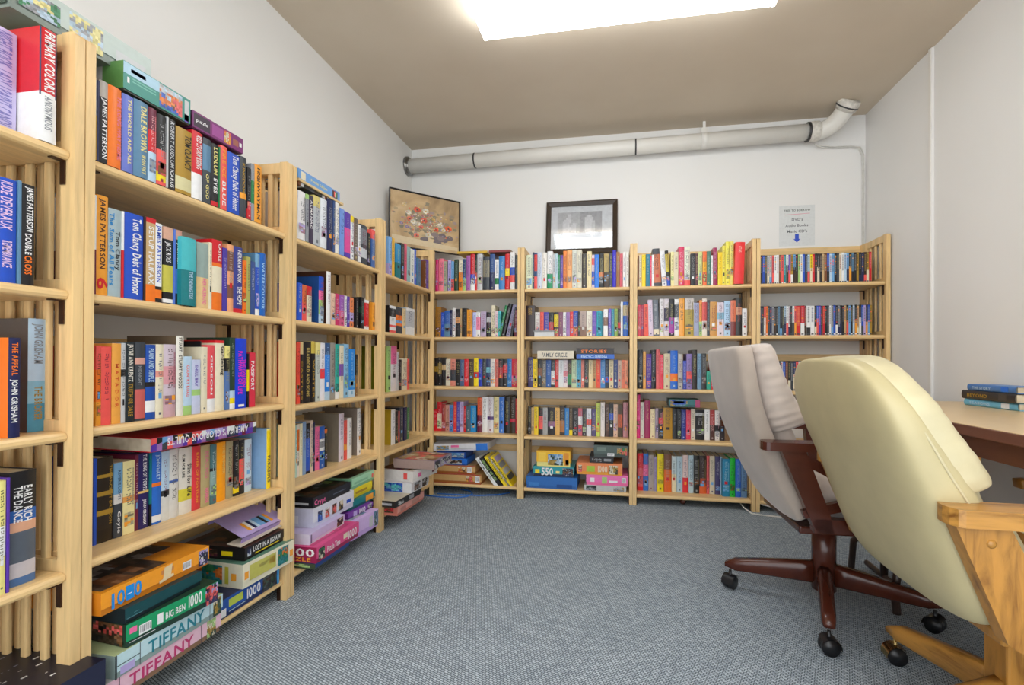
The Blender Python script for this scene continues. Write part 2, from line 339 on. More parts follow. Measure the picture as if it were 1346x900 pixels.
# ---------------------------------------------------------------- books
def contrast(c, rnd, k=.62):
    t = rnd.choice(['W', 'W', 'y', 'e'] if lum(c) < 120 else ['K', 'N', 'm', 'F']); a, b_ = srgb(c), srgb(t)
    return '#%02x%02x%02x' % tuple(int(p + (q - p) * k) for p, q in zip(a, b_))
def build_book(a0, w, h, kind, col, opts, rnd, thin_text=True):
    """returns (cover, pages) objects; origin bottom centre of the spine"""
    hard = kind == 'H'; bands = []; texts = []; verts = []; side = None; depth = None; lean = 0; prot = 0
    for o in opts:
        k, v = o.split(':', 1)
        if k == 'b': r, c = v.split(':'); f0, f1 = r.split('-'); bands.append((float(f0), float(f1), c))
        elif k == 't': r, c, pos, size, tx = v.split(':', 4); f0, f1 = r.split('-'); texts.append((float(f0), float(f1), c, float(pos), float(size), tx.replace('_', ' ')))
        elif k == 's': side = v
        elif k == 'd': depth = float(v) / 100
        elif k == 'l': lean = float(v)
        elif k == 'r': prot = float(v) / 100
        elif k == 'v': f, c = v.split(':'); verts.append((float(f), c))
    if depth is None: depth = {'H': .165, 'P': .115}[kind] * (.94 + .12 * rnd.random()) * (1.08 if h > .235 else 1)
    hw = w / 2 - .0003; mb = MB()
    bulge = min(.0035, w * .09) if hard else min(.0012, w * .04)
    n = 6; arc = [(hw * (-1 + 2 * i / n), bulge - bulge * math.cos(math.pi / 2 * (-1 + 2 * i / n))) for i in range(n + 1)]
    cuts = sorted({0., 1.} | {round(x, 3) for b_ in bands for x in b_[:2] if 0 <= x <= 1})
    def cat(f):
        c = col
        for f0, f1, cc in bands:
            if f0 <= f < f1: c = cc
        return c
    for a, b_ in zip(cuts, cuts[1:]):
        c = cat((a + b_) / 2); z1 = h * (1 - a); z0 = h * (1 - b_)
        mb.grid([[(x, y, z) for x, y in arc] for z in (z0, z1)], c)
        for sx in (-1, 1):
            sc = side or c
            if side and sx == -1 and side in ('O', 'R'): sc = side
            P = [(sx * hw, bulge, z0), (sx * hw, depth, z0), (sx * hw, depth, z1), (sx * hw, bulge, z1)]
            mb.face(P if sx > 0 else P[::-1], sc)
    th = .0022 if hard else .0004
    # inner walls and rims of the cover
    ed = side or col; iy = bulge + th
    for sx in (-1, 1):
        x0, x1 = sx * (hw - th), sx * hw
        for z in (0, h): mb.face([(x0, iy, z), (x1, iy, z), (x1, depth, z), (x0, depth, z)], ed)
        mb.face([(x0, depth, 0), (x1, depth, 0), (x1, depth, h), (x0, depth, h)], ed)
        mb.face([(x0, iy, 0), (x0, depth, 0), (x0, depth, h), (x0, iy, h)], ed)
    for z in (0, h): mb.face([(x, y, z) for x, y in arc] + [(hw, iy, z), (-hw, iy, z)], ed)
    mb.face([(-hw + th, iy, 0), (hw - th, iy, 0), (hw - th, iy, h), (-hw + th, iy, h)], ed)
    yt = -.0003
    for f, c in verts:
        x = -hw + f * 2 * hw; mb.face([(x - .0012, yt + (bulge if abs(f - .5) > .3 else 0), .4 * h), (x + .0012, yt + (bulge * .5 if abs(f - .5) > .3 else 0), .4 * h), (x + .0012, yt + bulge * .5, h), (x - .0012, yt + bulge, h)], c)
    for f0, f1, c, pos, size, tx in texts:
        cap = size * w; xc = -hw + pos * 2 * hw
        put_text(mb, tx, c, lambda u, v, xc=xc, cap=cap, f0=f0: (xc - cap / 2 + v, yt + (0 if hard and w < .02 else -.0001), h * (1 - f0) - u), h * (f1 - f0), cap)
    if not texts and w > .008:
        # small unreadable lettering: rows of short strokes
        c0 = cat(.3); tc = contrast(c0, rnd); z = h * (1 - rnd.uniform(.06, .16)); zend = h * rnd.uniform(.25, .5); cw = w * rnd.uniform(.26, .46)
        while z > zend:
            l = rnd.uniform(.003, .006)
            if rnd.random() > .16:
                x = rnd.uniform(-.06, .06) * w
                k = rnd.choice((0, 1, 2))
                if k == 0: mb.face([(x - cw / 2, yt, z - l * .35), (x + cw / 2, yt, z - l * .35), (x + cw / 2, yt, z), (x - cw / 2, yt, z)], tc)
                elif k == 1:
                    mb.face([(x - cw / 2, yt, z - l), (x - cw / 2 + cw * .25, yt, z - l), (x - cw / 2 + cw * .25, yt, z), (x - cw / 2, yt, z)], tc)
                    mb.face([(x + cw / 4, yt, z - l), (x + cw / 2, yt, z - l), (x + cw / 2, yt, z), (x + cw / 4, yt, z)], tc)
                else: mb.face([(x - cw / 2, yt, z - l * .8), (x + cw / 2, yt, z - l * .5), (x + cw / 2, yt, z), (x - cw / 2, yt, z - l * .3)], tc)
            z -= l + .0012
        tc2 = contrast(cat(.8), rnd)
        if w > .013 and rnd.random() < .55:
            # small cover picture low on the spine, and a second narrow line of lettering
            za = h * rnd.uniform(.10, .22); zb_ = za + h * rnd.uniform(.10, .22); cc = [contrast(cat(.8), rnd, q_) for q_ in (.15, .35, .55)] + [rnd.choice(['r', 'S', 'o', 'E', 'U', 'v', 'g'])]
            for i_ in range(3):
                for j_ in range(6): mb.face([(hw * (-.8 + 1.6 * p_ / 3), yt, za + (zb_ - za) * q_ / 6) for p_, q_ in ((i_, j_), (i_ + 1, j_), (i_ + 1, j_ + 1), (i_, j_ + 1))], rnd.choice(cc))
            z = h * .9; t3 = contrast(c0, rnd, .45)
            while z > h * .4:
                l = rnd.uniform(.0015, .003); mb.face([(hw * .55, yt, z - l), (hw * .78, yt, z - l), (hw * .78, yt, z), (hw * .55, yt, z)], t3); z -= l + .001
        if rnd.random() < .3: mb.face([(-w * .14, yt, h * .05), (w * .14, yt, h * .05), (w * .14, yt, h * .05 + w * .3), (-w * .14, yt, h * .05 + w * .3)], tc2)
        if rnd.random() < .35: zz = rnd.uniform(.2, .35) * h; mb.face([(-w * .2, yt, zz), (w * .2, yt, zz), (w * .2, yt, zz + h * .08), (-w * .2, yt, zz + h * .08)], rnd.choice(['R', 'W', 'o', 'S', 'K']))
    cover = mb.build('hardcover_book' if hard else 'paperback_book', 'print', link=True)
    pg = MB(); ins = .003 if hard else .0
    pg.box(-hw + th + .0001, hw - th - .0001, iy + .0005, depth - (.004 if hard else .0005), ins + .0002, h - ins - (.0003 if not hard else 0))
    pages = pg.build('page_block', 'pages', cover)
    return cover, bands, texts, lean, prot

ORD = ['first', 'second', 'third', 'fourth', 'fifth', 'sixth', 'seventh', 'eighth', 'ninth', 'tenth', 'eleventh', 'twelfth', 'thirteenth', 'fourteenth',
       'fifteenth', 'sixteenth', 'seventeenth', 'eighteenth', 'nineteenth', 'twentieth', 'twenty-first', 'twenty-second', 'twenty-third', 'twenty-fourth', 'twenty-fifth', 'twenty-sixth', 'twenty-seventh', 'twenty-eighth']
DATA = """
@ U1 1 1.7
82.3 4.9 24.1 H #c9c0ea t:.03-.95:#7d7ac0:.5:.6:NIGHT_BOOK__LADY_I_PAINT_CANDLE r:-6.0
87.5 3.4 26.0 H W b:0-.57:R t:.02-.56:W:.55:.6:PRIMARY_COLORS t:.6-.9:E:.5:.45:ANONYMOUS v:.02:N v:.93:N
@ U1 2 2.6
80.6 3.5 22.6 H B t:.03-.5:#e8c8e8:.45:.6:JUDE_DEVERAUX t:.6-.86:#e8c8e8:.5:.5:REMEMBRANCE
84.2 0.7 22.9 H H
84.9 2.5 22.6 H K t:.03-.47:W:.6:.5:JAMES_PATTERSON t:.49-.7:W:.5:.5:DOUBLE t:.71-.9:O:.5:.55:CROSS
@ U1 3 2.6
82.8 2.2 22.0 H N s:O t:.05-.38:O:.5:.5:THE_APPEAL t:.42-.85:W:.5:.5:JOHN_GRISHAM
90.4 3.9 27.0 H L s:#5a5450 b:.55-.75:#8cc0d8 b:.75-1:#4a94b4 t:.05-.4:E:.5:.45:JOHN_GRISHAM t:.6-.9:d:.5:.4:THE_BROKER r:-6.0
@ U1 4 2.6
81.2 1.4 24.6 H y b:.4-.66:W
82.7 0.6 25.0 H V
84.3 5.1 25.6 H K s:#302c30 b:.34-.44:#2060b0 b:.44-.53:#e0a888 b:.53-.8:#58606c b:.8-.93:#c8c0c4 b:.93-1:#4a6ea0 t:.13-.45:W:.66:.32:EARLY_RICH t:.13-.45:W:.3:.32:THE_DANCE r:-1.7
@ U2 1 1.7
99.0 0.7 20.4 H E b:.45-1:d
99.7 0.6 20.4 H N
100.2 2.2 20.9 H K b:0-.2:#b0a8a0 t:.22-.95:W:.6:.5:JAMES_PATTERSON
102.4 3.5 21.0 H O t:.1-.9:#e87890:.8:.3:THE_LONG_WAY_HOME
106.1 3.0 20.7 H #6a78c8 t:.05-.9:y:.6:.3:THE_WORLD_AND_ALL
109.2 4.1 21.0 H H t:.06-.65:y:.65:.4:DALE_BROWN t:.7-.95:y:.65:.28:IRON_FIST
113.3 2.4 20.8 H m b:.3-.6:R b:.6-1:L
115.8 3.0 20.3 H K b:.5-1:r b:.82-.95:Y
118.8 0.6 20.7 H e
119.4 2.3 20.6 H K t:.03-.7:e:.5:.5:ROBERT_LUDLUM t:.72-.98:W:.5:.45:ICARUS
121.9 5.5 19.7 H d t:.08-.62:K:.72:.4:TOM_CLANCY b:.75-.95:#d8d0a0
127.4 3.9 21.1 H W b:0-.62:R t:.05-.55:W:.6:.45:RED_STORM_RISING
131.4 3.1 20.6 H F b:.1-.5:H t:.55-.95:y:.5:.35:OF_GOD
134.7 2.8 20.2 H K t:.05-.5:y:.5:.5:LUDLUM t:.55-.8:W:.5:.5:EYES b:.93-1:R
137.5 0.6 20.1 H G
138.2 2.8 21.1 H r t:.05-.5:o:.5:.5:FIRE_ICE t:.55-.95:W:.5:.5:BLUE
141.1 5.5 20.4 H B t:.03-.95:W:.62:.45:Tom_Clancy_Debt_of_Honor
146.7 2.9 21.1 H F t:.1-.6:d:.5:.4:KINGDOM b:.6-.7:o
149.8 1.9 18.3 P K b:.8-1:R
151.8 1.6 20.5 H E b:.3-.7:G
153.5 3.6 21.1 H o t:.05-.95:K:.5:.4:HIGHWAYMAN
@ U2 2 2.6
99.9 0.6 25.2 H W b:.55-1:m
100.6 2.8 25.6 H o t:.04-.74:#402018:.5:.45:JAMES_PATTERSON t:.82-.96:R:.5:.9:6
103.5 3.4 23.1 H #a4b8bf t:.05-.88:#1f86c8:.22:.35:The_Sum_of_All_Fears t:.25-.7:K:.68:.32:Tom_Clancy
106.9 0.6 23.2 H W b:.45-1:R
107.7 5.3 23.4 H B t:.05-.95:W:.62:.45:Tom_Clancy_Debt_of_Honor
113.0 0.6 23.7 H u
113.6 3.0 23.7 P c b:0-.06:R b:.8-1:O t:.1-.8:W:.5:.5:SETUP_HALIFAX
116.4 2.0 22.8 P W b:.8-1:K b:.84-.95:O t:.03-.75:B:.5:.6:JAMES_PATTERSON
118.9 3.1 22.5 P K b:0-.16:#d8a890 b:.5-.85:#c8c050 t:.2-.46:W:.5:.5:JACK_ROSS b:.94-.99:W
122.1 0.7 22.5 P #5a78d0
122.8 2.1 22.6 P K b:0-.13:#c89888 b:.52-.85:#3a78c0 t:.18-.46:W:.5:.5:JACK_ROSS
123.4 5.1 20.7 H T b:0-.48:A t:.5-.9:L:.6:.25:THE_EVENING_TIDE r:1.7
130.4 4.4 20.8 H C b:0-.53:#98aca6 b:.53-1:#e8c890 t:.55-.95:P:.6:.3:HER_HUSBAND
134.8 1.2 21.7 H C
136.1 4.2 23.2 H O b:0-.33:R b:.38-.75:C t:.05-.3:W:.7:.25:CASTLE
140.4 1.9 21.3 P #4a3aa0
142.4 2.7 23.0 H #eba474 b:.1-.4:#7a5040 b:.6-.8:#7a5040
145.1 4.1 23.0 H #353c8a t:.05-.55:W:.6:.4:HERMAN_WOUK t:.6-.88:W:.6:.5:THE_HOPE b:.94-1:R
149.3 1.6 18.9 P O
150.9 1.8 20.5 P #b0ac5c
152.9 2.2 19.3 P #38528c
155.1 2.3 22.6 H B s:H b:0-.22:#78a8cc b:.9-1:W
157.5 3.0 23.4 H #1563bc t:.15-.9:#a8d0f0:.5:.45:WATERCOLOUR
@ U2 3 3.4
101.3 1.3 20.7 H r b:.3-.7:O b:.7-1:o
102.6 2.6 20.5 H #f25a55
105.3 2.4 21.4 H #eda648 t:.25-.8:#d8502c:.5:.35:M_A_T_A_D_O_R
107.7 1.1 21.6 H e b:.33-.42:K
108.9 2.6 21.9 H #1b262c t:.03-.5:#e8e4d8:.5:.5:JAYNE_ANN_KRENTZ t:.52-.93:d:.5:.5:TRUTH_OR_DARE
111.6 2.9 22.0 H F b:.2-.28:#d8a090 b:.6-.97:#c8605c t:.3-.55:E:.4:.3:MIDNIGHT
114.6 3.0 21.4 H #1c4ca4 t:.05-.5:L:.5:.5:PLAIN_AND_SIMPLE b:.5-.56:K b:.75-.9:W
117.6 2.4 21.6 H C b:.36-.44:#e09888
120.0 4.1 21.7 H #cdbcc8 s:#8a7c78 b:.3-.55:#d898a0 b:.7-1:#cba4ac
124.1 2.6 24.4 H #e9e5da s:#6c5c4a t:.02-.2:K:.5:.4:STUART t:.24-.66:K:.5:.45:STUART_WOODS
126.7 2.8 18.2 P L b:.84-1:g t:.15-.7:r:.5:.35:COUNTRY_ROAD
129.6 3.1 17.2 P #c6cce6 t:.1-.5:V:.5:.35:SHELL_BAY b:.55-.66:g
134.1 0.6 23.2 H K r:-1.7
133.0 2.3 21.3 P C
135.3 3.2 22.0 H #e8545c b:.8-1:W t:.15-.75:W:.5:.25:GIDEON
138.5 3.9 23.7 H C b:0-.04:R t:.08-.5:K:.75:.35:Gardening
142.6 1.9 22.0 P K b:0-.2:y b:.4-1:#5878b0
144.5 2.5 24.9 H D b:.74-.84:L b:.84-.92:Y b:.92-1:W
147.0 5.4 24.8 H #1140d4 t:.18-.8:#f020c0:.4:.35:PATHWAYS_OF_LIFE t:.3-.7:#f020c0:.72:.25:THE_GOLDEN t:.93-.99:W:.5:.5:I
152.6 0.8 19.5 P K b:.3-.7:Y
153.5 3.0 19.9 P #d83048 t:.15-.7:W:.5:.5:PASSPORT
@ U2 4 10.3
106.3 0.8 23.4 H B
107.2 4.3 23.2 H #2b2013 b:.2-.24:d b:.4-.45:d b:.62-.68:d b:.85-.97:#241a10 t:.1-.8:d:.8:.16:THE_ANCIENT_DRAGON
111.6 2.4 21.0 P F b:0-.42:#7aa8cc b:.42-.55:#d8d4d0 t:.1-.5:#3a4a60:.6:.3:REVERIE_LIGHTS t:.65-.95:W:.6:.35:Coyle
114.1 3.4 20.9 P #eee0a2 b:.48-.56:#e8a050
117.5 1.1 22.2 H m
118.7 3.2 22.4 H #2a1f5c t:.02-.5:W:.55:.35:THE_KING_OF_TORTS b:.5-.53:#e8c070 t:.62-.95:W:.55:.28:JOHN_GRISHAM
122.0 0.7 22.0 P T b:.7-1:K
122.8 3.1 22.0 H #2a6ccc t:.05-.4:L:.6:.35:JOHN_HART b:.43-.48:O b:.88-.97:W
125.9 2.6 21.6 P L b:.56-.64:#3a3838 b:.64-1:#d8d8d4
128.6 3.2 21.8 H #d9d7d2 b:.45-.49:#4a68b0
132.0 4.8 21.5 H #dfd9cd t:.1-.45:K:.3:.2:SLIM_FOR_LIFE t:.25-.75:K:.75:.3:Slim_for_Life b:.62-.8:#d8cc40
136.8 3.3 21.3 H #d83a42 t:.1-.9:o:.55:.22:RIVER_OF_FORTUNE
140.3 3.7 21.0 H #b4a474 t:.1-.55:#d87890:.6:.35:BEACHES t:.7-.95:P:.6:.4:HARBOR
144.1 2.6 20.7 H #4a747c b:.4-.46:K b:.45-.85:#8aa8a4
146.8 4.0 20.9 H #f7a010 t:.05-.55:#f0c868:.7:.25:THE_SUMMER
150.9 3.2 20.7 H #a69a74
154.2 2.6 20.5 P K b:.84-.95:Y
156.9 2.6 20.2 P K b:.35-.78:r
159.5 3.5 19.9 P #c9d8e0
165.8 2.3 23.4 H Y s:#8ab0d8 d:16 b:0-.03:y t:.45-.9:N:.5:.6:PARASOLS r:4.3
@ U3 1 1.7
177.6 4.9 20.1 H #e4e2e2
182.7 2.1 20.2 H g b:.1-1:E
184.8 2.9 20.4 P #3a2f48 t:.1-.7:W:.5:.45:ALMANAC
187.9 4.9 21.6 H #b8bcc0 b:0-.22:#d8c878
193.0 4.8 22.0 H #e0e4ea
198.0 4.3 23.4 H N
202.4 1.8 23.9 H #3a5080
204.3 3.4 23.8 H #e8e4dc
208.0 3.7 22.2 P #7094da
212.3 4.9 21.9 P V b:.35-.9:#e04898
217.3 3.3 21.4 H W b:0-.15:Y
220.7 3.2 21.3 P #6a5a4c
224.2 2.8 18.9 P W
227.0 6.5 20.0 H F b:.1-.5:#7c8088 b:.6-.85:#c8ccd0
233.7 2.9 17.2 P K
237.9 3.8 20.2 P #4468a8 b:0-.25:r
@ U3 2 3.4
180.1 2.8 15.9 P #2458d0
182.9 3.0 15.5 P #d8683c b:.5-1:r
186.0 3.4 15.4 P C b:0-.26:R
194.7 3.7 21.1 H L s:#1c4c90 b:0-.3:B b:.3-.5:P b:.5-.8:g d:18
200.4 3.4 24.4 H W s:#4a2c20 d:20
204.0 3.3 14.9 P #e8c0a8
207.4 3.2 15.2 P #c83068
210.8 4.2 15.1 P #9a58b0 b:.5-1:#d86090
215.1 2.1 15.2 P W
217.3 2.5 15.1 P V
219.9 3.5 15.0 P #e88850 b:.5-.8:v
225.5 2.5 15.6 P K
230.3 3.3 16.5 P K b:.3-.5:D
234.2 4.4 15.6 P W b:.1-.9:R
242.2 2.9 15.2 P o
@ U3 3 5.2
182.1 2.3 26.3 P #f0503c
184.5 2.0 26.4 H K b:0-.2:#d8c088 t:.3-.95:d:.5:.5:CASTLES
186.6 5.5 26.7 H K t:.1-.9:#c8b060:.55:.35:BRADFORD_AND_SONS
192.2 2.9 27.0 H K b:0-.2:#d0b850 t:.3-.95:d:.5:.5:WINTER
195.3 3.3 26.6 P #c4ccc4 b:0-.2:y
198.6 3.4 26.6 P #eceaf0 b:.45-.62:#f04048
202.1 4.0 26.6 P #1b84e4 b:0-.2:#2a5080 b:.85-1:L
206.3 4.0 26.9 P #98948c
210.4 3.5 26.3 P #22b0a0 b:.85-1:W
214.1 3.5 25.9 P C b:.35-.58:#8050b0
217.8 4.4 26.7 P #88bce0
222.3 5.7 24.4 P #0a84dc b:.85-1:L
228.5 2.2 21.7 P K b:.5-1:#8a6848
@ U3 4 11.2
189.8 1.1 23.2 P #b8d8d0
190.9 1.6 23.4 P W b:0-1:#f0e8dc b:.1-.5:O
192.6 2.1 23.5 P #f0e8c4
194.8 2.4 24.0 P #84a4cc
197.2 3.0 22.9 P K b:.3-.95:#2458c8
200.2 2.1 23.9 P #e0c8b8
202.4 1.4 22.8 P N
203.9 3.4 20.5 P P
207.5 3.9 20.2 P #1a5cb8 b:.3-.36:W b:.36-.5:E b:.5-.58:W
211.4 2.1 19.4 P K b:.05-.15:O
223.6 4.8 24.6 H #e0d4e4 s:#857a6a d:21
228.6 2.5 20.6 P #ec5850 b:.6-.75:o
231.4 4.6 21.4 H W s:#b8b0a8
241.3 4.2 25.6 H #f0eeee s:#8a7c70 d:22
@ U4 1 2.6
259.2 4.1 22.2 P #80b4ec b:.7-1:v
263.8 3.1 22.6 P #f0b828
268.7 6.5 20.6 P #1f90c8 b:.55-1:T
275.4 4.9 22.3 P K
280.5 3.3 23.1 P #e85878
284.3 4.7 22.5 P #9cc0c0
289.2 5.9 22.1 P #e8ece4
295.3 2.8 23.0 P #4068e0
300.5 5.1 18.5 P H
312.8 2.3 19.3 P U
315.3 4.1 20.5 P V
@ U4 2 4.3
264.1 8.3 16.3 P W s:K b:.1-.4:K b:.7-.78:r b:.9-1:r
272.6 8.8 16.3 P F b:.3-.7:O b:.5-.6:S
281.8 4.6 16.3 P #ead09c
286.7 12.9 17.5 P W s:#b8bcc4 b:.1-.7:e
@ U4 3 8.6
269.7 5.5 27.8 H g s:#7a8418 d:19
275.5 7.9 28.2 H P b:.4-1:#e0d8dc s:W
283.6 2.2 24.7 P e
286.1 3.9 19.8 P K
290.2 7.9 20.5 P C
298.4 3.4 20.3 P r
@ U4 4 10.3
279.5 5.8 22.0 H W s:#b89820 d:19
285.5 3.9 20.6 P K
289.6 1.5 20.3 P r
291.3 5.5 22.4 H F
297.4 4.9 21.8 P N
302.6 3.2 21.2 P #4a8a50
@ B1 1 5.2
-129.5 2.1 23.3 H M
-127.2 3.8 23.9 H #f07c90
-123.4 2.6 21.8 P #a8a890
-120.1 2.4 22.6 P v
-117.6 2.1 21.6 P S b:.6-1:r
-115.3 2.9 22.9 P D
-111.9 2.8 22.3 P C b:.4-1:#f08818
-108.9 2.3 23.1 P #20406c b:.6-1:g
-106.2 2.8 25.3 H #a860a8
-103.2 3.2 26.4 H R b:.55-.8:B b:.8-1:W
-99.9 1.6 25.5 H K b:.5-1:R
-98.2 3.9 26.3 H e
-93.9 4.7 23.9 H F b:.1-.6:#8a8470
-88.9 3.5 25.8 H #284c88 b:.5-1:N
-85.2 2.8 21.9 P W b:.6-.8:G
-82.3 4.2 24.0 H #3c82c4
-77.8 3.1 25.6 H R b:.4-.6:Y
-74.1 3.2 26.6 H W b:.4-.6:B b:.6-.8:r
-70.7 1.8 24.5 H F
@ B1 2 7.7
-130.3 4.2 22.1 P #a87428
-126.0 2.5 18.2 P B
-123.4 4.2 19.3 P #2c5cb0 b:.5-1:H
-119.1 1.7 19.9 P N
-117.3 2.2 21.0 P W
-115.0 3.4 20.4 P K b:.3-.5:#d89860
-111.5 1.3 20.8 P c
-110.0 3.5 20.9 P K
-106.4 3.7 19.9 P o
-102.1 2.6 17.9 P #bcc4f0
-99.5 3.0 18.0 P W b:.2-.7:#f08cac
-96.1 4.0 18.3 P #bcacc8
-91.8 3.0 17.7 P K b:.2-.4:e
-88.2 2.7 22.6 P C
-85.4 2.0 18.6 P #e4ccd4
-83.3 1.9 18.5 P A
-83.0 1.7 22.8 P G l:12
-81.2 2.4 24.1 H K l:13
-77.7 2.9 23.1 P #8c88a8 l:13
-74.6 1.6 21.3 P K l:8
-71.5 2.3 19.3 P m
@ B1 3 8.6
-131.2 2.6 20.1 P K b:.3-.5:d
-128.6 2.9 20.6 P K b:.2-.6:#887030
-125.6 3.1 19.2 P K b:.2-.4:c
-122.5 3.4 19.4 P #d8d4c0
-119.0 4.0 19.5 P #d88878 b:.4-.8:F
-115.0 3.6 19.2 P K
-111.5 2.9 19.0 P #486088
-108.5 3.3 19.5 P #d82430
-105.2 3.9 19.5 P #48382c
-101.3 3.4 20.2 P #f4d818 b:.5-.7:R
-97.9 2.9 19.5 P #2038b8
-95.0 2.9 19.5 P F
-92.1 3.2 19.6 P #343c68 b:.3-.5:#78c0d0
-88.9 3.2 19.6 P #e4dcd4
-85.6 2.5 19.3 P #d8786c
-83.2 3.3 19.6 P K b:.3-.7:#a82028
-79.8 3.3 19.4 P K b:.2-.5:R
-76.5 3.1 19.6 P #1f70b8
-73.4 3.8 19.6 P #d02038 b:.6-.8:P
@ B1 4 10.3
-132.7 3.3 15.9 P #e81c2c
-129.5 3.3 21.3 P R b:.4-.9:C
-126.2 3.0 20.1 P #a03838
-123.2 3.0 19.2 P #c89080
-120.2 3.1 19.2 P #4c84c8
-117.0 2.3 21.7 P #e03838
-114.6 2.3 21.8 P #5048a8
-112.1 2.7 21.8 P #c0b0dc
-109.3 1.8 18.7 P R
-107.4 3.2 19.1 P #446070
-104.1 4.1 19.2 P #1c8cd0
-99.1 3.8 24.9 H #e86840 b:.5-1:m
-95.4 3.8 25.6 H W
-91.6 4.5 25.7 H #dcd8dc b:.55-.65:#503878
-86.9 4.0 25.7 H #e4d89c
-83.0 3.9 25.8 H #3878d4
-79.1 4.0 26.1 H K
-75.1 4.1 26.2 H #382c1c b:.6-.7:#c82c48
-70.9 1.2 24.8 P R
@ B2 1 4.3
-62.5 4.3 24.0 H #dce4c8
-58.1 1.3 25.7 P #203c58
-56.8 2.1 25.4 H #304c78 b:.05-.5:R b:.65-1:r
-54.6 3.1 25.5 H #c8d0e0
-51.2 3.2 25.2 H #e8e4dc
-47.7 3.8 26.1 H W b:.6-1:#189060
-43.8 1.8 24.1 H e
-42.0 1.7 24.2 H #b8d0dc
-40.2 1.5 23.3 P #208058
-38.6 1.9 23.0 P V
-36.6 2.5 25.9 H #f08838
-34.0 3.5 26.2 H #f4b070
-30.4 3.0 26.4 H #d8dcd0
-27.3 3.4 26.3 H #dcd8c4
-23.7 3.1 23.5 H #484440
-20.5 3.3 25.0 H #ecdcac
-17.1 1.8 22.5 P #e0c8d4 b:.1-.3:r b:.5-.9:B
-15.2 2.9 22.7 P #1f78e0
-12.3 3.2 23.5 H K b:.55-.7:#e07848
-8.9 3.3 23.0 P #b49c5c b:.55-1:u
-5.4 2.1 23.3 H F
-3.2 2.4 25.1 H #3022c4
-0.7 2.3 23.9 H #986838
1.7 1.9 22.7 P #d45464
3.7 2.0 23.8 H #e8e4e4
5.8 1.8 23.7 H #ecece4
@ B2 2 7.7
-63.2 6.2 22.1 H #35282a t:.08-.3:d:.5:.4:GUIDE
-56.6 3.4 17.3 P #dcd8d4
-53.1 2.6 17.4 P #e4584c
-50.4 3.5 17.3 P #4038a4
-46.9 3.3 17.1 P K b:.4-.8:#c82838
-43.2 3.1 17.2 P K b:.1-.6:Y b:.7-1:#e06850
-40.0 3.0 17.2 P #804868
-36.9 2.1 17.0 P W
-34.7 2.5 17.1 P #a078b8
-32.1 2.2 17.3 P #e03434
-29.9 3.2 17.8 P #1848b0 b:.6-1:#d06860
-26.5 1.4 17.5 P K
-25.1 4.3 17.7 P #b09c94 b:.6-1:#806050
-20.7 3.8 17.6 P #e8e4d4
-16.8 2.9 17.4 P #6848b4
-13.8 3.4 17.5 P #18a0b4
-10.3 1.2 17.2 P #186c80
-9.1 2.9 18.7 P W b:.3-.6:#806050
-5.9 2.0 19.0 P #6858c4
-3.8 1.9 18.8 P #2888a0
-1.8 2.2 18.9 P #88a848
0.5 1.9 19.1 P K b:.5-.7:R
2.4 1.4 23.5 P W
4.0 3.5 23.5 H #3468c4 b:.1-.4:#c8b890
@ B2 3 8.6
-61.6 3.6 20.9 P #302860
-58.0 3.1 19.6 P #f0d010
-55.0 3.2 19.2 P K b:.3-.6:U
-51.8 3.0 19.2 P #6c6860
-48.8 3.5 19.2 P #2858a0
-45.2 2.7 19.2 P K b:.4-.9:W
-42.5 2.6 19.2 P #c83030
-39.9 3.3 19.2 P #dce0e4
-36.6 2.9 19.3 P #e8dce0 b:.4-.6:#e88088
-33.8 2.8 19.3 P #301820 b:.5-.9:G
-30.9 3.4 19.3 P #b8cca8
-27.6 3.2 19.3 P #48a8c8
-24.3 2.2 19.3 P #e08070
-22.2 2.9 19.3 P K
-19.2 2.8 19.3 P #e4cc9c
-16.4 2.5 19.3 P #c09058
-13.9 2.8 19.9 P #e84c2c
-11.1 3.2 19.4 P #3884c8
-8.0 2.6 19.4 P #142038 b:.6-.8:B
-5.3 3.0 19.4 P #dccca4
-2.3 2.9 19.4 P #203878
0.6 2.5 19.0 P #c4a894
3.1 2.5 19.3 P #e07858
5.5 1.9 19.0 P #e89870
@ B2 4 10.3
-61.8 2.3 19.5 P K
-59.4 1.9 18.9 P #c8a878
-57.5 3.1 19.4 P #e8c818
-53.9 2.7 18.7 P K b:.3-.8:r
-51.2 3.4 19.1 P #a8a8a8
-47.5 5.0 19.2 P #1c1418 b:.5-.7:#906088
-42.5 3.3 19.2 P #e0b060
-39.3 3.5 20.4 P #382818 b:.5-.9:#b07038
-35.7 3.0 19.1 P #2c80c8
-32.6 2.3 19.2 P #584428 b:.8-1:Y
-30.3 4.0 19.3 P K
-26.3 2.8 19.1 P #c86070 b:.3-.6:W
-23.4 2.8 19.1 P #383840
-20.6 3.3 19.2 P #dcdce4 b:.4-.6:r
-17.0 2.8 18.8 P #544878
-14.0 2.8 23.2 P #c4d45c
-11.0 2.9 23.5 H #ece4e0
-7.6 2.4 22.3 P #4c3028
-5.2 3.0 22.9 P K b:.3-.5:B
-2.2 2.9 22.4 P #dcb8a0
0.8 3.0 22.2 P #48381c b:.3-.7:#d06030
4.2 3.4 23.8 H #c48c94
@ B3 1 4.3
13.6 0.8 20.9 P U
14.4 1.6 21.1 P C
16.1 2.5 21.5 P #f4d414
18.8 2.6 21.8 P #187898
21.5 1.1 20.3 P #d82c58
22.6 1.5 21.2 P W
24.2 4.6 25.2 H #c8704c b:0-.15:#40444c b:.9-1:#40444c l:-3
29.3 3.1 23.6 H #e8e8ec l:-4
32.5 2.2 23.7 H K b:.1-.6:#c8b838 b:.8-1:B l:-4
34.8 2.0 22.7 P #e8e0a0
36.8 2.8 22.6 P #dccfb0
